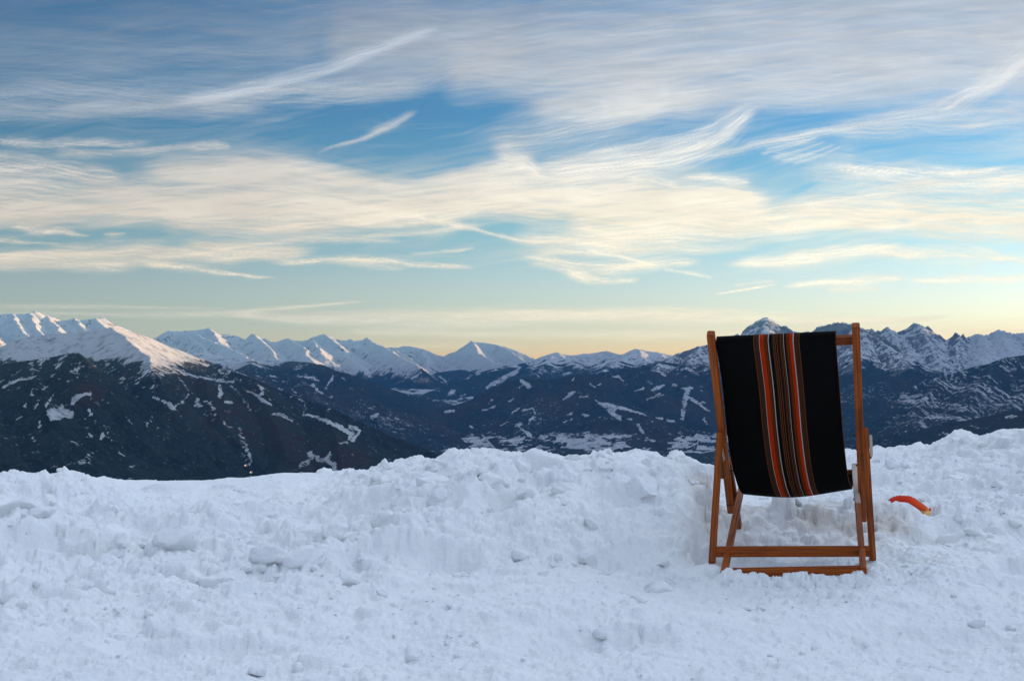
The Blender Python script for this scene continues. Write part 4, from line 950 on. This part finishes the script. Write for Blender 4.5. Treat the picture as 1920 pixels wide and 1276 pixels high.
    def dfn(cx, cy):
        ppx = 960 + F * cx / cy
        yc = np.interp(ppx, _ck, _cY); ys = np.interp(ppx, _ck, _cS)
        tt = (cy - ys) / (yc - ys)
        if tt > 1.02: return 0.02
        if tt > .86: return .006 if ppx < 690 else .25
        e = .10 + .90 * min(max(tt + .15, 0), 1)
        if 200 < ppx < 650 and tt > .5: e *= .25
        cl = float(fbm(np.array([cx / .55]), np.array([cy / .45]), 3, 44)[0])
        e *= min(max(.30 + 2.2 * cl, .02), 1)
        if .8 < cx < 1.75 and 4.5 < cy < 5.6: e *= .15
        return e
    scatter(70, .07, .19, lambda x, y: dfn(x, y) * (1 if dfn(x, y) > .3 else .2), hr=(.35, .7), sink=.2)
    scatter(330, .03, .085, dfn, hr=(.5, .95))
    scatter(2200, .012, .035, dfn, hr=(.6, 1.1))
    scatter(9000, .006, .016, lambda x, y: min(1, dfn(x, y) + .05), hr=(.7, 1.2), sink=.1)
    # crumbs along the crumbled bank behind the chair
    for k in range(260):
        cx = rng.uniform(.85, 1.85); cy = 5.66 + rng.normal(0, .13)
        stamp(cx, cy, rng.uniform(.012, .05), rng.uniform(.6, 1.1), rng.random() * 6.28, rng.uniform(.6, 1), rng.normal(0, .4, 2), rng.normal(0, .4, 2), .1)
    stamp(1.29, 5.72, .06, 1.5, .3, .8, (.1, 0), (0, .1), -.2)
    hb = np.exp(-((Y - 4.535 - .03 * fbm(X / .12, X * 0, 3, 91)) / .030) ** 2) * sstep(.78, .84, X) * sstep(1.42, 1.36, X)
    Z += hb * (.018 + .030 * np.clip(fbm(X / .10, Y / .3, 3, 92) + .25 * sstep(.95, 1.15, X), -.3, 1))
    for (fx, fy, fh, fr) in ((1.40, 4.68, .062, .075), (.79, 4.75, .035, .08), (1.365, 4.53, .03, .06)):
        rr_ = np.sqrt((X - fx) ** 2 + (Y - fy) ** 2) + .02 * fbm(X / .05, Y / .05, 3, 93)
        Z = np.maximum(Z, fh * np.exp(-(rr_ / fr) ** 2) - .005 * (rr_ > 2 * fr) - (rr_ > 2 * fr) * 9)
    ppx = 960 + F * X / Y
    bpy_ = np.interp(ppx, [1668, 1677, 1686, 1696, 1704, 1713, 1722, 1729, 1737, 1748], [945, 940, 940, 940.5, 942, 947.5, 952, 960, 967, 968])
    bb = (638 - bpy_) / F; tq = Y / (cT - bb * sT); lim = CZ + tq * (sT + bb * cT)
    mk = (ppx > 1664) & (ppx < 1752) & (Y > 5.3) & (Y < 6.12)
    Z = np.where(mk, np.minimum(Z, lim - .002), Z)
    # lump beside the chair foot and crumbs along the buried bar
    for (lx, ly, r) in ((1.345, 4.62, .045), (.79, 4.66, .05), (.80, 4.55, .04)):
        stamp(lx, ly, r, .9, .5, .8, (.1, .2), (-.2, .1), 0)
    for k in range(130):
        cx = rng.uniform(.80, 1.40); cy = 4.55 + rng.normal(0, .04)
        stamp(cx, cy, rng.uniform(.01, .03), rng.uniform(.6, 1.0), rng.random() * 6.28, .8, rng.normal(0, .4, 2), rng.normal(0, .4, 2), .0)
    # fine crust
    fine = fbm(X / .06, Y / .06, 4, 66, gain=.65) * .008 + .004 * ridged(X / .03, Y / .03, 2, 67)
    Z += fine * (1 - .5 * smooth_l)
    gy_ = np.abs(np.diff(Z, axis=1, prepend=Z[:, :1])) / .0085
    kk = sstep(.7, 1.6, gy_)
    kk[:, :-2] = np.maximum(kk[:, :-2], kk[:, 2:])
    Zs = Z.copy(); Zs[:, 2:-2] = (Z[:, :-4] + 2 * Z[:, 1:-3] + 3 * Z[:, 2:-2] + 2 * Z[:, 3:-1] + Z[:, 4:]) / 9
    Z = Z * (1 - kk) + Zs * kk
    dirt = .65 * sstep(-.25, .4, fbm(X / .5, Y / .3, 4, 71)) * sstep(.7, .95, X) * sstep(2.0, 1.75, X) * sstep(5.3, 5.5, Y) * sstep(6.1, 5.85, Y)
    dirt = dirt + .12 * bank
    spots = sstep(.62, .72, fbm(X / .035, Y / .035, 2, 73)) * sstep(.1, .4, fbm(X / .8, Y / .8, 2, 74))
    dirt = np.clip(dirt + .25 * spots, 0, .6)
    return grid_mesh('snow_ground', X, Y, Z, M_snow, {'dirt': dirt}), (aa, yy, Z)
g_ob, (g_aa, g_yy, g_Z) = snow_ground()
tag(g_ob, kind='structure')
def gz(x, y):
    i = int(round((x / (y + 1.2) + .5) * (len(g_aa) - 1))); j = int(np.searchsorted(g_yy, y))
    i = min(max(i, 0), len(g_aa) - 1); j = min(max(j, 0), len(g_yy) - 1)
    return float(g_Z[i, j])

# loose clods lying on the surface
def clods():
    rng = np.random.default_rng(5)
    t = bmesh.new(); bmesh.ops.create_icosphere(t, subdivisions=2, radius=1.0)
    bv = np.array([v.co[:] for v in t.verts]); bf = np.array([[v.index for v in f.verts] for f in t.faces]); t.free()
    vs, fs = [], []; off = 0
    placed = 0
    while placed < 700:
        y = 2.6 + 5.6 * rng.random() ** 1.1; x = (rng.random() - .5) * .95 * (y + 1.2)
        ppx = 960 + F * x / y
        yc = np.interp(ppx, _ck, _cY)
        if y > yc + .02: continue
        cl = float(fbm(np.array([x / .4]), np.array([y / .35]), 3, 144)[0])
        if rng.random() > min(max(.22 + 2.2 * cl, .02), 1): continue
        if .8 < x < 1.45 and 4.6 < y < 5.5: continue
        if 200 < ppx < 650 and y > 5.5 and rng.random() > .15: continue
        placed += 1
        r = .006 + .022 * rng.random() ** 4
        v = bv.copy()
        for _ in range(5):      # facet cuts
            nn = rng.normal(size=3); nn /= np.linalg.norm(nn)
            dd = v @ nn; lim = rng.uniform(.45, .85)
            v = v - np.outer(np.maximum(dd - lim, 0), nn)
        v *= (1 + .08 * rng.normal(size=(len(v), 1)))
        v = v * np.array([1, rng.uniform(.65, 1), rng.uniform(.55, .9)]) * r
        a = rng.random() * 6.28; c, s_ = math.cos(a), math.sin(a)
        v = np.stack([v[:, 0] * c - v[:, 1] * s_, v[:, 0] * s_ + v[:, 1] * c, v[:, 2]], 1)
        v += np.array([x, y, gz(x, y) + r * .25])
        vs.append(v); fs.append(bf + off); off += len(v)
    # big broken blocks frozen into the banks
    t = bmesh.new(); bmesh.ops.create_icosphere(t, subdivisions=4, radius=1.0)
    bv = np.array([v.co[:] for v in t.verts]); bf = np.array([[v.index for v in f.verts] for f in t.faces]); t.free()
    placed = 0; tries = 0
    while placed < 330 and tries < 60000:
        tries += 1
        y = 3.8 + 4.9 * rng.random(); x = (rng.random() - .5) * .97 * (y + 1.2)
        ppx = 960 + F * x / y
        yc = np.interp(ppx, _ck, _cY); ys = np.interp(ppx, _ck, _cS); tt = (y - ys) / (yc - ys)
        if tt > .93 or tt < -.35: continue
        cl = float(fbm(np.array([x / .6]), np.array([y / .5]), 3, 154)[0])
        pr = (.15 + .85 * min(max(tt * 1.6 + .2, 0), 1)) * min(max(.35 + 1.8 * cl, .05), 1)
        if ppx < 650: pr *= .45 if tt < .6 else .06
        if ppx > 1350: pr *= .6
        if rng.random() > pr: continue
        if .75 < x < 1.75 and 4.2 < y < 5.65: continue
        if 1650 < ppx < 1770 and 5.2 < y < 6.5: continue
        r = .028 + .10 * rng.random() ** 2.2
        if tt > .70: r = min(r, .05)
        if tt < .1: r = min(r, .06)
        placed += 1
        v = bv.copy()
        for _ in range(9):
            nn = rng.normal(size=3); nn /= np.linalg.norm(nn)
            dd = v @ nn; lim = rng.uniform(.40, .85)
            ex = np.maximum(dd - lim, 0)
            v = v - np.outer(ex * .93, nn)
        q = rng.uniform(0, 50)
        nz = fbm(v[:, 0] * 1.6 + v[:, 2] * 1.1 + q, v[:, 1] * 1.6 - v[:, 2] * 1.3, 4, 3, gain=.6)
        nf = fbm(v[:, 0] * 7 + v[:, 2] * 5 + q, v[:, 1] * 7 - v[:, 2] * 5, 3, 4, gain=.6)
        v = v * (1 + .30 * nz + .07 * nf)[:, None]
        v = v * np.array([1, rng.uniform(.6, 1), rng.uniform(.45, .85)]) * r
        a = rng.random() * 6.28; c, s_ = math.cos(a), math.sin(a)
        v = np.stack([v[:, 0] * c - v[:, 1] * s_, v[:, 0] * s_ + v[:, 1] * c, v[:, 2]], 1)
        b_ = rng.normal() * .35; c, s_ = math.cos(b_), math.sin(b_)
        v = np.stack([v[:, 0], v[:, 1] * c - v[:, 2] * s_, v[:, 1] * s_ + v[:, 2] * c], 1)
        v += np.array([x, y, gz(x, y) + r * rng.uniform(-.28, .05)])
        vs.append(v); fs.append(bf + off); off += len(v)
    me = bpy.data.meshes.new('snow_clods')
    V = np.concatenate(vs); Fc = np.concatenate(fs)
    me.from_pydata(V.tolist(), [], Fc.tolist())
    me.polygons.foreach_set('use_smooth', np.full(len(Fc), True))
    o = link_mesh('snow_clods', me, M_snow); tag(o, kind='stuff', label='small loose clods of snow scattered over the churned snow')
clods()

# the mountainside the terrace sits on, with an unseen shoulder added to the west to shade the terrace
def mountainside():
    rr = np.concatenate([np.linspace(.3, 30, 60), 30 * (3500 / 30) ** np.linspace(0.02, 1, 120)])
    th = np.linspace(0, 2 * math.pi, 361)
    Rg, TH = np.meshgrid(rr, th, indexing='ij')
    X = Rg * np.sin(TH); Y = Rg * np.cos(TH)
    Z = -.16 - .62 * np.maximum(Y - 4.6, 0) - .02 * np.maximum(-Y, 0)
    Z = np.where(Y < -8, Z + .45 * (-8 - Y), Z)
    az = np.degrees(np.arctan2(X, Y))
    sh = sstep(32, 46, az) * sstep(100, 84, az) * sstep(20, 260, Rg) * sstep(1500, 500, Rg)
    Z = Z * (1 - sh) + sh * (64 + 10 * fbm(X / 80, Y / 80, 3, 2))
    Z += (6 * fbm(X / 120, Y / 120, 4, 3)) * sstep(40, 200, Rg)
    Z = np.maximum(Z, -1150)
    z0 = np.zeros_like(X)
    o = grid_mesh('mountainside', X, Y, Z, M_snow, {'dirt': z0}); tag(o, kind='structure')
mountainside()

# ------------------------------------------------------------------ deck chair
def wood_mat(name, c0, c1, rough=.55, pale=0.0):
    s = N(name)
    g = s.attr('grain', 'Vector')
    n1 = s.noise(s.scalevec(g, (3.0, 130, 130)), 1.0, 5, .65, .8)
    n2 = s.noise(s.scalevec(g, (5, 9, 9)), 1.0, 3, .5)
    c = s.mix(s.ramp(n1, [(0.32, 0.0), (0.68, 1.0)]), c0, c1)
    c = s.mix(s.ramp(n2, [(0.55, 0.0), (0.75, 0.6)]), c, tuple(v * .45 for v in c0))
    bump = s.n('ShaderNodeBump', {'Strength': .25, 'Distance': .001, 'Height': n1})
    b = s.n('ShaderNodeBsdfPrincipled', {'Base Color': c, 'Roughness': rough, 'Specular IOR Level': .2, 'Normal': bump.outputs[0]})
    return s.surf(b.outputs[0])
M_wood = wood_mat('varnished_beech', (.13, .024, .003), (.43, .098, .010))
M_wood_grey = wood_mat('weathered_wood', (.36, .27, .22), (.55, .45, .38), .8)
M_wood_dark = wood_mat('dark_wood', (.10, .035, .012), (.2, .07, .02), .7)

def beam(name, p0, p1, wdt, dep, side, mat, parent, bev=.003, nseg=6, taper=None):
    """bevelled bar from p0 to p1; wdt across 'side', dep across the third axis"""
    p0, p1 = Vector(p0), Vector(p1)
    d = (p1 - p0); L = d.length; d.normalize()
    s = Vector(side); s = (s - d * s.dot(d)).normalized(); u = d.cross(s).normalized()
    bm = bmesh.new()
    bmesh.ops.create_cube(bm, size=1.0)
    for v in bm.verts: v.co = Vector((v.co.x * L, v.co.y * wdt, v.co.z * dep))
    bmesh.ops.bevel(bm, geom=bm.edges[:], offset=bev, segments=2, affect='EDGES')
    me = bpy.data.meshes.new(name)
    gl = bm.verts.layers.float_vector.new('grain')
    off = random.random() * 9
    M = Matrix((d, s, u)).transposed()
    c = (p0 + p1) / 2
    for v in bm.verts:
        v[gl] = (v.co.x + off, v.co.y + off, v.co.z)
        v.co = M @ v.co + c
    bmesh.ops.recalc_face_normals(bm, faces=bm.faces[:])
    bm.to_mesh(me); bm.free()
    return link_mesh(name, me, mat, parent)

def bolt(name, p, axis, r, h, mat, parent):
    bm = bmesh.new()
    bmesh.ops.create_cone(bm, cap_ends=True, segments=14, radius1=r, radius2=r * .8, depth=h)
    q = Vector(axis).to_track_quat('Z', 'Y').to_matrix().to_4x4()
    bm.transform(Matrix.Translation(Vector(p)) @ q)
    me = bpy.data.meshes.new(name); bm.to_mesh(me); bm.free()
    return link_mesh(name, me, mat, parent)
s_ = N('dark_steel'); M_steel = s_.surf(s_.n('ShaderNodeBsdfPrincipled', {'Base Color': (.05, .045, .045, 1), 'Metallic': .8, 'Roughness': .5}).outputs[0])

def canvas_mat():
    s = N('striped_canvas')
    u = s.attr('cu'); v = s.attr('cv')
    blk = (.0045, .0042, .0042); br = (.050, .020, .010); wht = (.42, .36, .34); red = (.42, .028, .003); org = (.13, .024, .005); lo = (.20, .060, .018); db = (.020, .008, .005)
    x = lambda p: (p - 1342) / 225.6
    st = [(0, blk), (x(1412.6), lo), (x(1413.6), br), (x(1423.3), wht), (x(1424.6), red), (x(1432), org), (x(1438.3), db), (x(1440.6), wht), (x(1441.8), blk), (x(1447.8), br)]
    m1 = s.ramp(u, st, 'CONSTANT')
    st2 = [(0, br)]
    p = 1449.0
    while p < 1468:
        st2 += [(x(p), blk), (x(p + 1.3), lo), (x(p + 1.9), db), (x(p + 2.6), br)]; p += 3.3
    m2 = s.ramp(u, st2[:30], 'CONSTANT')
    st3 = [(0, blk), (x(1469.4), wht), (x(1470.6), blk), (x(1472.2), db), (x(1474.4), org), (x(1481), red), (x(1487), wht), (x(1488.3), br), (x(1498), lo), (x(1499.2), blk), (x(1566.4), lo)]
    m3 = s.ramp(u, st3, 'CONSTANT')
    c = s.mix(s.math('GREATER_THAN', u, x(1448.6)), m1, m2)
    c = s.mix(s.math('GREATER_THAN', u, x(1468.6)), c, m3)
    # weave
    wv = s.n('ShaderNodeCombineXYZ', {0: s.math('MULTIPLY', u, 420.0), 1: s.math('MULTIPLY', v, 300.0), 2: 0.0}).outputs[0]
    nz = s.noise(wv, 1.0, 3, .6)
    c = s.mix(s.math('MULTIPLY', nz, .5), c, s.mix(1.0, c, (.55, .5, .5), 'MULTIPLY'))
    bump = s.n('ShaderNodeBump', {'Strength': .25, 'Distance': .0006, 'Height': nz})
    b = s.n('ShaderNodeBsdfPrincipled', {'Base Color': c, 'Roughness': .95, 'Specular IOR Level': .05, 'Normal': bump.outputs[0]})
    return s.surf(b.outputs[0])
M_canvas = canvas_mat()

def deck_chair():
    root = bpy.data.objects.new('deck_chair', None); col.objects.link(root)
    root.location = (0, 0, 0)
    tag(root, 'wooden deck chair seen from behind, black canvas with orange and brown stripes', 'deck chair')
    side = Vector((.95, -.30, 0)).normalized()
    W = Vector
    # long back rails: top behind, foot towards the valley
    A0, A1 = W(at(1332.5, 624, 4.72)), W(at(1371, 958, 5.36))
    B0, B1 = W(at(1604.5, 609, 4.56)), W(at(1617, 950, 5.20))
    beam('back_rail', A0, A1, .030, .034, side, M_wood, root, bev=.003)
    beam('back_rail', B0, B1, .029, .034, side, M_wood, root, bev=.003)
    # top crossbar that carries the canvas
    nrm = side.cross((A1 - A0).normalized()).normalized()
    if nrm.y < 0: nrm = -nrm
    c0, c1 = W(at(1341, 652.5, 4.775)) + nrm * .016, W(at(1599, 641.5, 4.63)) + nrm * .016
    beam('top_bar', c0, c1, .024, .038, nrm, M_wood, root)
    # rear prop frame with its crossbar
    C0, C1 = W(at(1350, 812, 5.03)), W(at(1335, 1057, 4.74))
    D0, D1 = W(at(1621.5, 803, 4.88)), W(at(1636.5, 1050, 4.66))
    beam('prop_leg', C0, C1, .026, .030, side, M_wood, root)
    beam('prop_leg', D0, D1, .026, .030, side, M_wood, root)
    beam('prop_crossbar', W(at(1341, 1033.5, 4.765)), W(at(1631, 1032.5, 4.675)), .022, .041, (0, 1, 0), M_wood, root)
    # seat frame: front rail high over the valley side, tail buried in the snow near the viewer
    E0, E1 = W(at(1401, 885, 5.50)), W(at(1356, 1082, 4.58))
    G0, G1 = W(at(1602, 874, 5.42)), W(at(1619, 1072, 4.52))
    E0 = W(at(1392, 905, 5.44))
    beam('seat_rail', E0, E1, .024, .034, side, M_wood, root)
    gm = G0.lerp(G1, .42)
    r1 = beam('seat_rail', G0, gm, .024, .034, side, M_wood_grey, root)
    r1['label'] = 'greyed weathered upper seat rail'
    beam('seat_rail', gm, G1, .0235, .0335, side, M_wood, root)
    beam('seat_bar', W(at(1360, 1073, 4.62)), W(at(1614, 1068, 4.55)), .022, .034, (0, 1, 0), M_wood, root)
    beam('front_bar', W(at(1395, 897, 5.46)), W(at(1603, 886, 5.38)), .030, .030, (0, 1, 0), M_wood_dark, root)
    # front legs, bolted inside the long rails
    beam('front_leg', W(at(1366, 862, 5.22)), W(at(1386, 987, 5.44)), .022, .040, side, M_wood, root)
    beam('front_leg', W(at(1613.5, 800, 5.02)), W(at(1620.5, 974, 5.30)), .020, .036, side, M_wood, root)
    # arm blocks and the folded arm board
    beam('arm_block', W(at(1349, 858, 5.02)), W(at(1356, 892, 5.10)), .020, .034, side, M_wood_dark, root)
    beam('arm_block', W(at(1615, 855, 4.86)), W(at(1634, 855, 4.84)), .020, .020, (0, 1, 0), M_wood_dark, root)
    ab = beam('arm_board', W(at(1632.5, 815, 4.84)), W(at(1634, 855, 4.84)), .011, .05, side, M_wood_grey, root)
    ab['label'] = 'pale grey weathered arm board'
    beam('arm_board', W(at(1352, 826, 5.10)), W(at(1356, 862, 5.12)), .014, .04, side, M_wood_grey, root)
    for p in (at(1363, 845, 5.12), at(1372, 882, 5.18), at(1369, 946, 5.30), at(1608, 815, 4.94), at(1613, 872, 5.04), at(1608, 936, 5.15), at(1605.5, 908, 5.3)):
        bolt('bolt', Vector(p) + Vector((.002, .012, 0)), side, .0045, .033, M_steel, root)
    # canvas
    eL = [(1342.5, 642, 4.745), (1346, 668, 4.80), (1355.6, 727, 4.93), (1362, 800, 5.06), (1368, 845, 5.10), (1374, 878, 5.13), (1383, 910, 5.16), (1390, 923, 5.20), (1396, 927, 5.27), (1401, 920, 5.35), (1404, 900, 5.45), (1404, 889, 5.475)]
    eR = [(1567.6, 632, 4.615), (1569, 656, 4.66), (1574.5, 727, 4.80), (1580, 800, 4.92), (1584.8, 850, 4.98), (1588, 878, 5.01), (1592, 903, 5.05), (1596, 913, 5.09), (1598, 917, 5.16), (1599, 911, 5.24), (1601, 892, 5.36), (1602, 880, 5.39)]
    tt = np.linspace(0, 1, len(eL)); nv, nu = 90, 60
    def smooth(e):
        P = np.array([at(*q) for q in e]); T = np.linspace(0, 1, nv)
        o = np.stack([np.interp(T, tt, P[:, k]) for k in range(3)], 1)
        for _ in range(6): o[1:-1] = (o[:-2] + 2 * o[1:-1] + o[2:]) / 4
        return o
    Lp, Rp = smooth(eL), smooth(eR)
    bm = bmesh.new(); cu = bm.verts.layers.float.new('cu'); cv = bm.verts.layers.float.new('cv')
    back_n = np.cross(Rp[20] - Lp[20], Lp[40] - Lp[10]); back_n /= np.linalg.norm(back_n)
    if back_n[1] > 0: back_n = -back_n
    rows = []
    for i in range(nv):
        f = i / (nv - 1); row = []
        sag = math.sin(math.pi * min(f / .86, 1)) ** .8
        for j in range(nu):
            u = j / (nu - 1)
            p = Lp[i] * (1 - u) + Rp[i] * u
            belly = math.sin(math.pi * u)
            low = math.exp(-((f - .72) / .14) ** 2)
            p = p + back_n * (.010 * belly * sag + .003 * math.sin(u * 9 + f * 5) * sag)
            p = p + np.array([0, 0, -.018 * belly * low * (1 + .3 * (0.5 - u))])
            if f < .075: p = p + back_n * .004          # doubled hem round the top bar
            v = bm.verts.new(p); v[cu] = u; v[cv] = f * 2; row.append(v)
        rows.append(row)
    for i in range(nv - 1):
        for j in range(nu - 1):
            bm.faces.new((rows[i][j], rows[i][j + 1], rows[i + 1][j + 1], rows[i + 1][j]))
    # wrap over the top bar
    prev = rows[0]
    for k, (dn_, dz_) in enumerate(((-.010, .008), (-.030, .009), (-.042, .000), (-.043, -.03))):
        new = []
        for j in range(nu):
            q = Vector(rows[0][j].co) - Vector(back_n) * (-dn_) * 1.0 if False else Vector(rows[0][j].co) + Vector(back_n) * dn_ + Vector((0, 0, dz_))
            v = bm.verts.new(q); v[cu] = j / (nu - 1); v[cv] = -.02 * (k + 1); new.append(v)
        for j in range(nu - 1): bm.faces.new((new[j], new[j + 1], prev[j + 1], prev[j]))
        prev = new
    for f_ in bm.faces: f_.smooth = True
    bmesh.ops.recalc_face_normals(bm, faces=bm.faces[:])
    me = bpy.data.meshes.new('canvas'); bm.to_mesh(me); bm.free()
    o = link_mesh('canvas', me, M_canvas, root)
    md = o.modifiers.new('thick', 'SOLIDIFY'); md.thickness = .0018; md.offset = 0
    o['label'] = 'black canvas sling with a band of orange, brown and white stripes'
deck_chair()

# ------------------------------------------------------------------ orange plastic sticking out of the snow
def orange():
    s = N('orange_plastic')
    P = s.n('ShaderNodeNewGeometry').outputs['Position']
    n = s.noise(P, 30, 4, .6)
    k = s.attr('fade')
    c = s.mix(k, (.72, .024, .002), (.85, .12, .01))
    c = s.mix(s.ramp(n, [(.4, 0.0), (.8, .35)]), c, (.50, .02, .003))
    c = s.mix(s.ramp(k, [(.86, 0.0), (1.0, 1.0)]), c, (.75, .42, .12))
    m = s.surf(s.n('ShaderNodeBsdfPrincipled', {'Base Color': c, 'Roughness': .65, 'Specular IOR Level': .2, 'Subsurface Weight': .15, 'Subsurface Radius': (.03, .01, .005)}).outputs[0])
    top = [(1670, 935), (1677, 931.5), (1686, 929.5), (1696, 930), (1705, 930.5), (1714, 934.5), (1722, 940), (1730, 945.5), (1737, 950.5), (1743, 956)]
    bot = [(1671, 941), (1677, 938), (1686, 939), (1696, 939.5), (1704, 941), (1713, 946.5), (1722, 951), (1729, 954.5), (1737, 957.5), (1744, 960.5)]
    bm = bmesh.new(); fl = bm.verts.layers.float.new('fade')
    n_ = 40; tt = np.linspace(0, 1, len(top)); R_ = []
    for i in range(n_):
        f = i / (n_ - 1)
        a = (np.interp(f, tt, [p[0] for p in top]), np.interp(f, tt, [p[1] for p in top])); b = (np.interp(f, tt, [p[0] for p in bot]), np.interp(f, tt, [p[1] for p in bot]))
        Y0 = 6.05 - .12 * math.sin(math.pi * f)
        row = []
        jit = .0015 * math.sin(i * 2.1)
        for (q, dY, k2) in ((a, .10, 0), (a, .012, .15), (a, .0, .3), (b, -.012, .7), (b, -.016, 1.0), (b, -.004, 1.1)):
            p = Vector(at(q[0], q[1], Y0 + dY)); p.z += jit
            if dY == .10: p = Vector(at(q[0], q[1], Y0)) + Vector((0, .09, -.03))
            v = bm.verts.new(p); v[fl] = min(1, max(0, f * 1.05 + .05 * k2)) ** 2.2; row.append(v)
        R_.append(row)
    for i in range(n_ - 1):
        for j in range(5): bm.faces.new((R_[i][j], R_[i + 1][j], R_[i + 1][j + 1], R_[i][j + 1]))
    # torn yellowish end, folded under
    pts = [at(1727, 960, 5.93), at(1733, 964.5, 5.90), at(1741, 965.5, 5.90), at(1745.5, 961, 5.93), at(1744, 957, 5.96), at(1735, 957.5, 5.95)]
    vv = [bm.verts.new(p) for p in pts]
    for v in vv: v[fl] = 1.0
    bm.faces.new(vv)
    vv = [bm.verts.new(p) for p in (at(1741, 957, 5.96), at(1742.5, 952.5, 5.97), at(1745.5, 952, 5.98), at(1744.5, 957.5, 5.96))]
    for v in vv: v[fl] = .3
    bm.faces.new(vv)
    for f_ in bm.faces: f_.smooth = True
    me = bpy.data.meshes.new('plastic_scrap'); bm.to_mesh(me); bm.free()
    o = link_mesh('plastic_scrap', me, m)
    md = o.modifiers.new('thick', 'SOLIDIFY'); md.thickness = .004; md.offset = -1
    tag(o, 'curved torn piece of bright orange plastic in the snow right of the deck chair', 'plastic scrap')
orange()

# ------------------------------------------------------------------ lit farmhouses on the dark slope
def houses():
    sw = N('plaster'); mw = sw.surf(sw.n('ShaderNodeBsdfPrincipled', {'Base Color': (.30, .27, .23, 1), 'Roughness': .9}).outputs[0])
    sr = N('snowy_roof'); mr_ = sr.surf(sr.n('ShaderNodeBsdfPrincipled', {'Base Color': (.35, .36, .38, 1), 'Roughness': .9}).outputs[0])
    se = N('lit_window'); me_ = se.surf(se.n('ShaderNodeEmission', {'Color': (1.0, .62, .28, 1), 'Strength': 1.2}).outputs[0]); me_.cycles.emission_sampling = 'NONE'
    dg = bpy.context.evaluated_depsgraph_get()
    def box(name, c, s, mat, parent):
        bm = bmesh.new(); bmesh.ops.create_cube(bm, size=1.0)
        for v in bm.verts: v.co = Vector((v.co.x * s[0] + c[0], v.co.y * s[1] + c[1], v.co.z * s[2] + c[2]))
        me = bpy.data.meshes.new(name); bm.to_mesh(me); bm.free(); return link_mesh(name, me, mat, parent)
    for px, py, lab in ((461, 873, 'small farmhouse with a lit window, upper of the two on the dark left mountain'), (471, 886, 'small farmhouse with a lit window, lower of the two just above the snow bank')):
        o0 = Vector(at(px, py, 40)); d = (o0 - Vector((0, 0, CZ))).normalized()
        best = None
        for o in [o for o in scene.objects if o.name.startswith('forested_mountain')]:
            hit, loc, nrm_, idx = o.ray_cast(o0, d, distance=60000)
            if hit and (best is None or loc.y < best.y): best = loc.copy()
        if best is None: continue
        rt = bpy.data.objects.new('farmhouse', None); col.objects.link(rt); rt.location = best
        tag(rt, lab, 'house', group='farmhouses on the left mountain')
        box('wall', (0, 0, 1), (12, 10, 9), mw, rt)
        bm = bmesh.new()
        vs = [bm.verts.new(p) for p in ((-7.5, -6.5, 5.2), (7.5, -6.5, 5.2), (7.5, 6.5, 5.2), (-7.5, 6.5, 5.2), (0, -6.5, 9), (0, 6.5, 9))]
        for f in ((0, 1, 4), (2, 3, 5), (1, 2, 5, 4), (3, 0, 4, 5), (3, 2, 1, 0)): bm.faces.new([vs[i] for i in f])
        me = bpy.data.meshes.new('roof'); bm.to_mesh(me); bm.free(); link_mesh('roof', me, mr_, rt)
        box('window', (-2, -5.1, 2.6), (4.5, .3, 3.2), me_, rt)
houses()
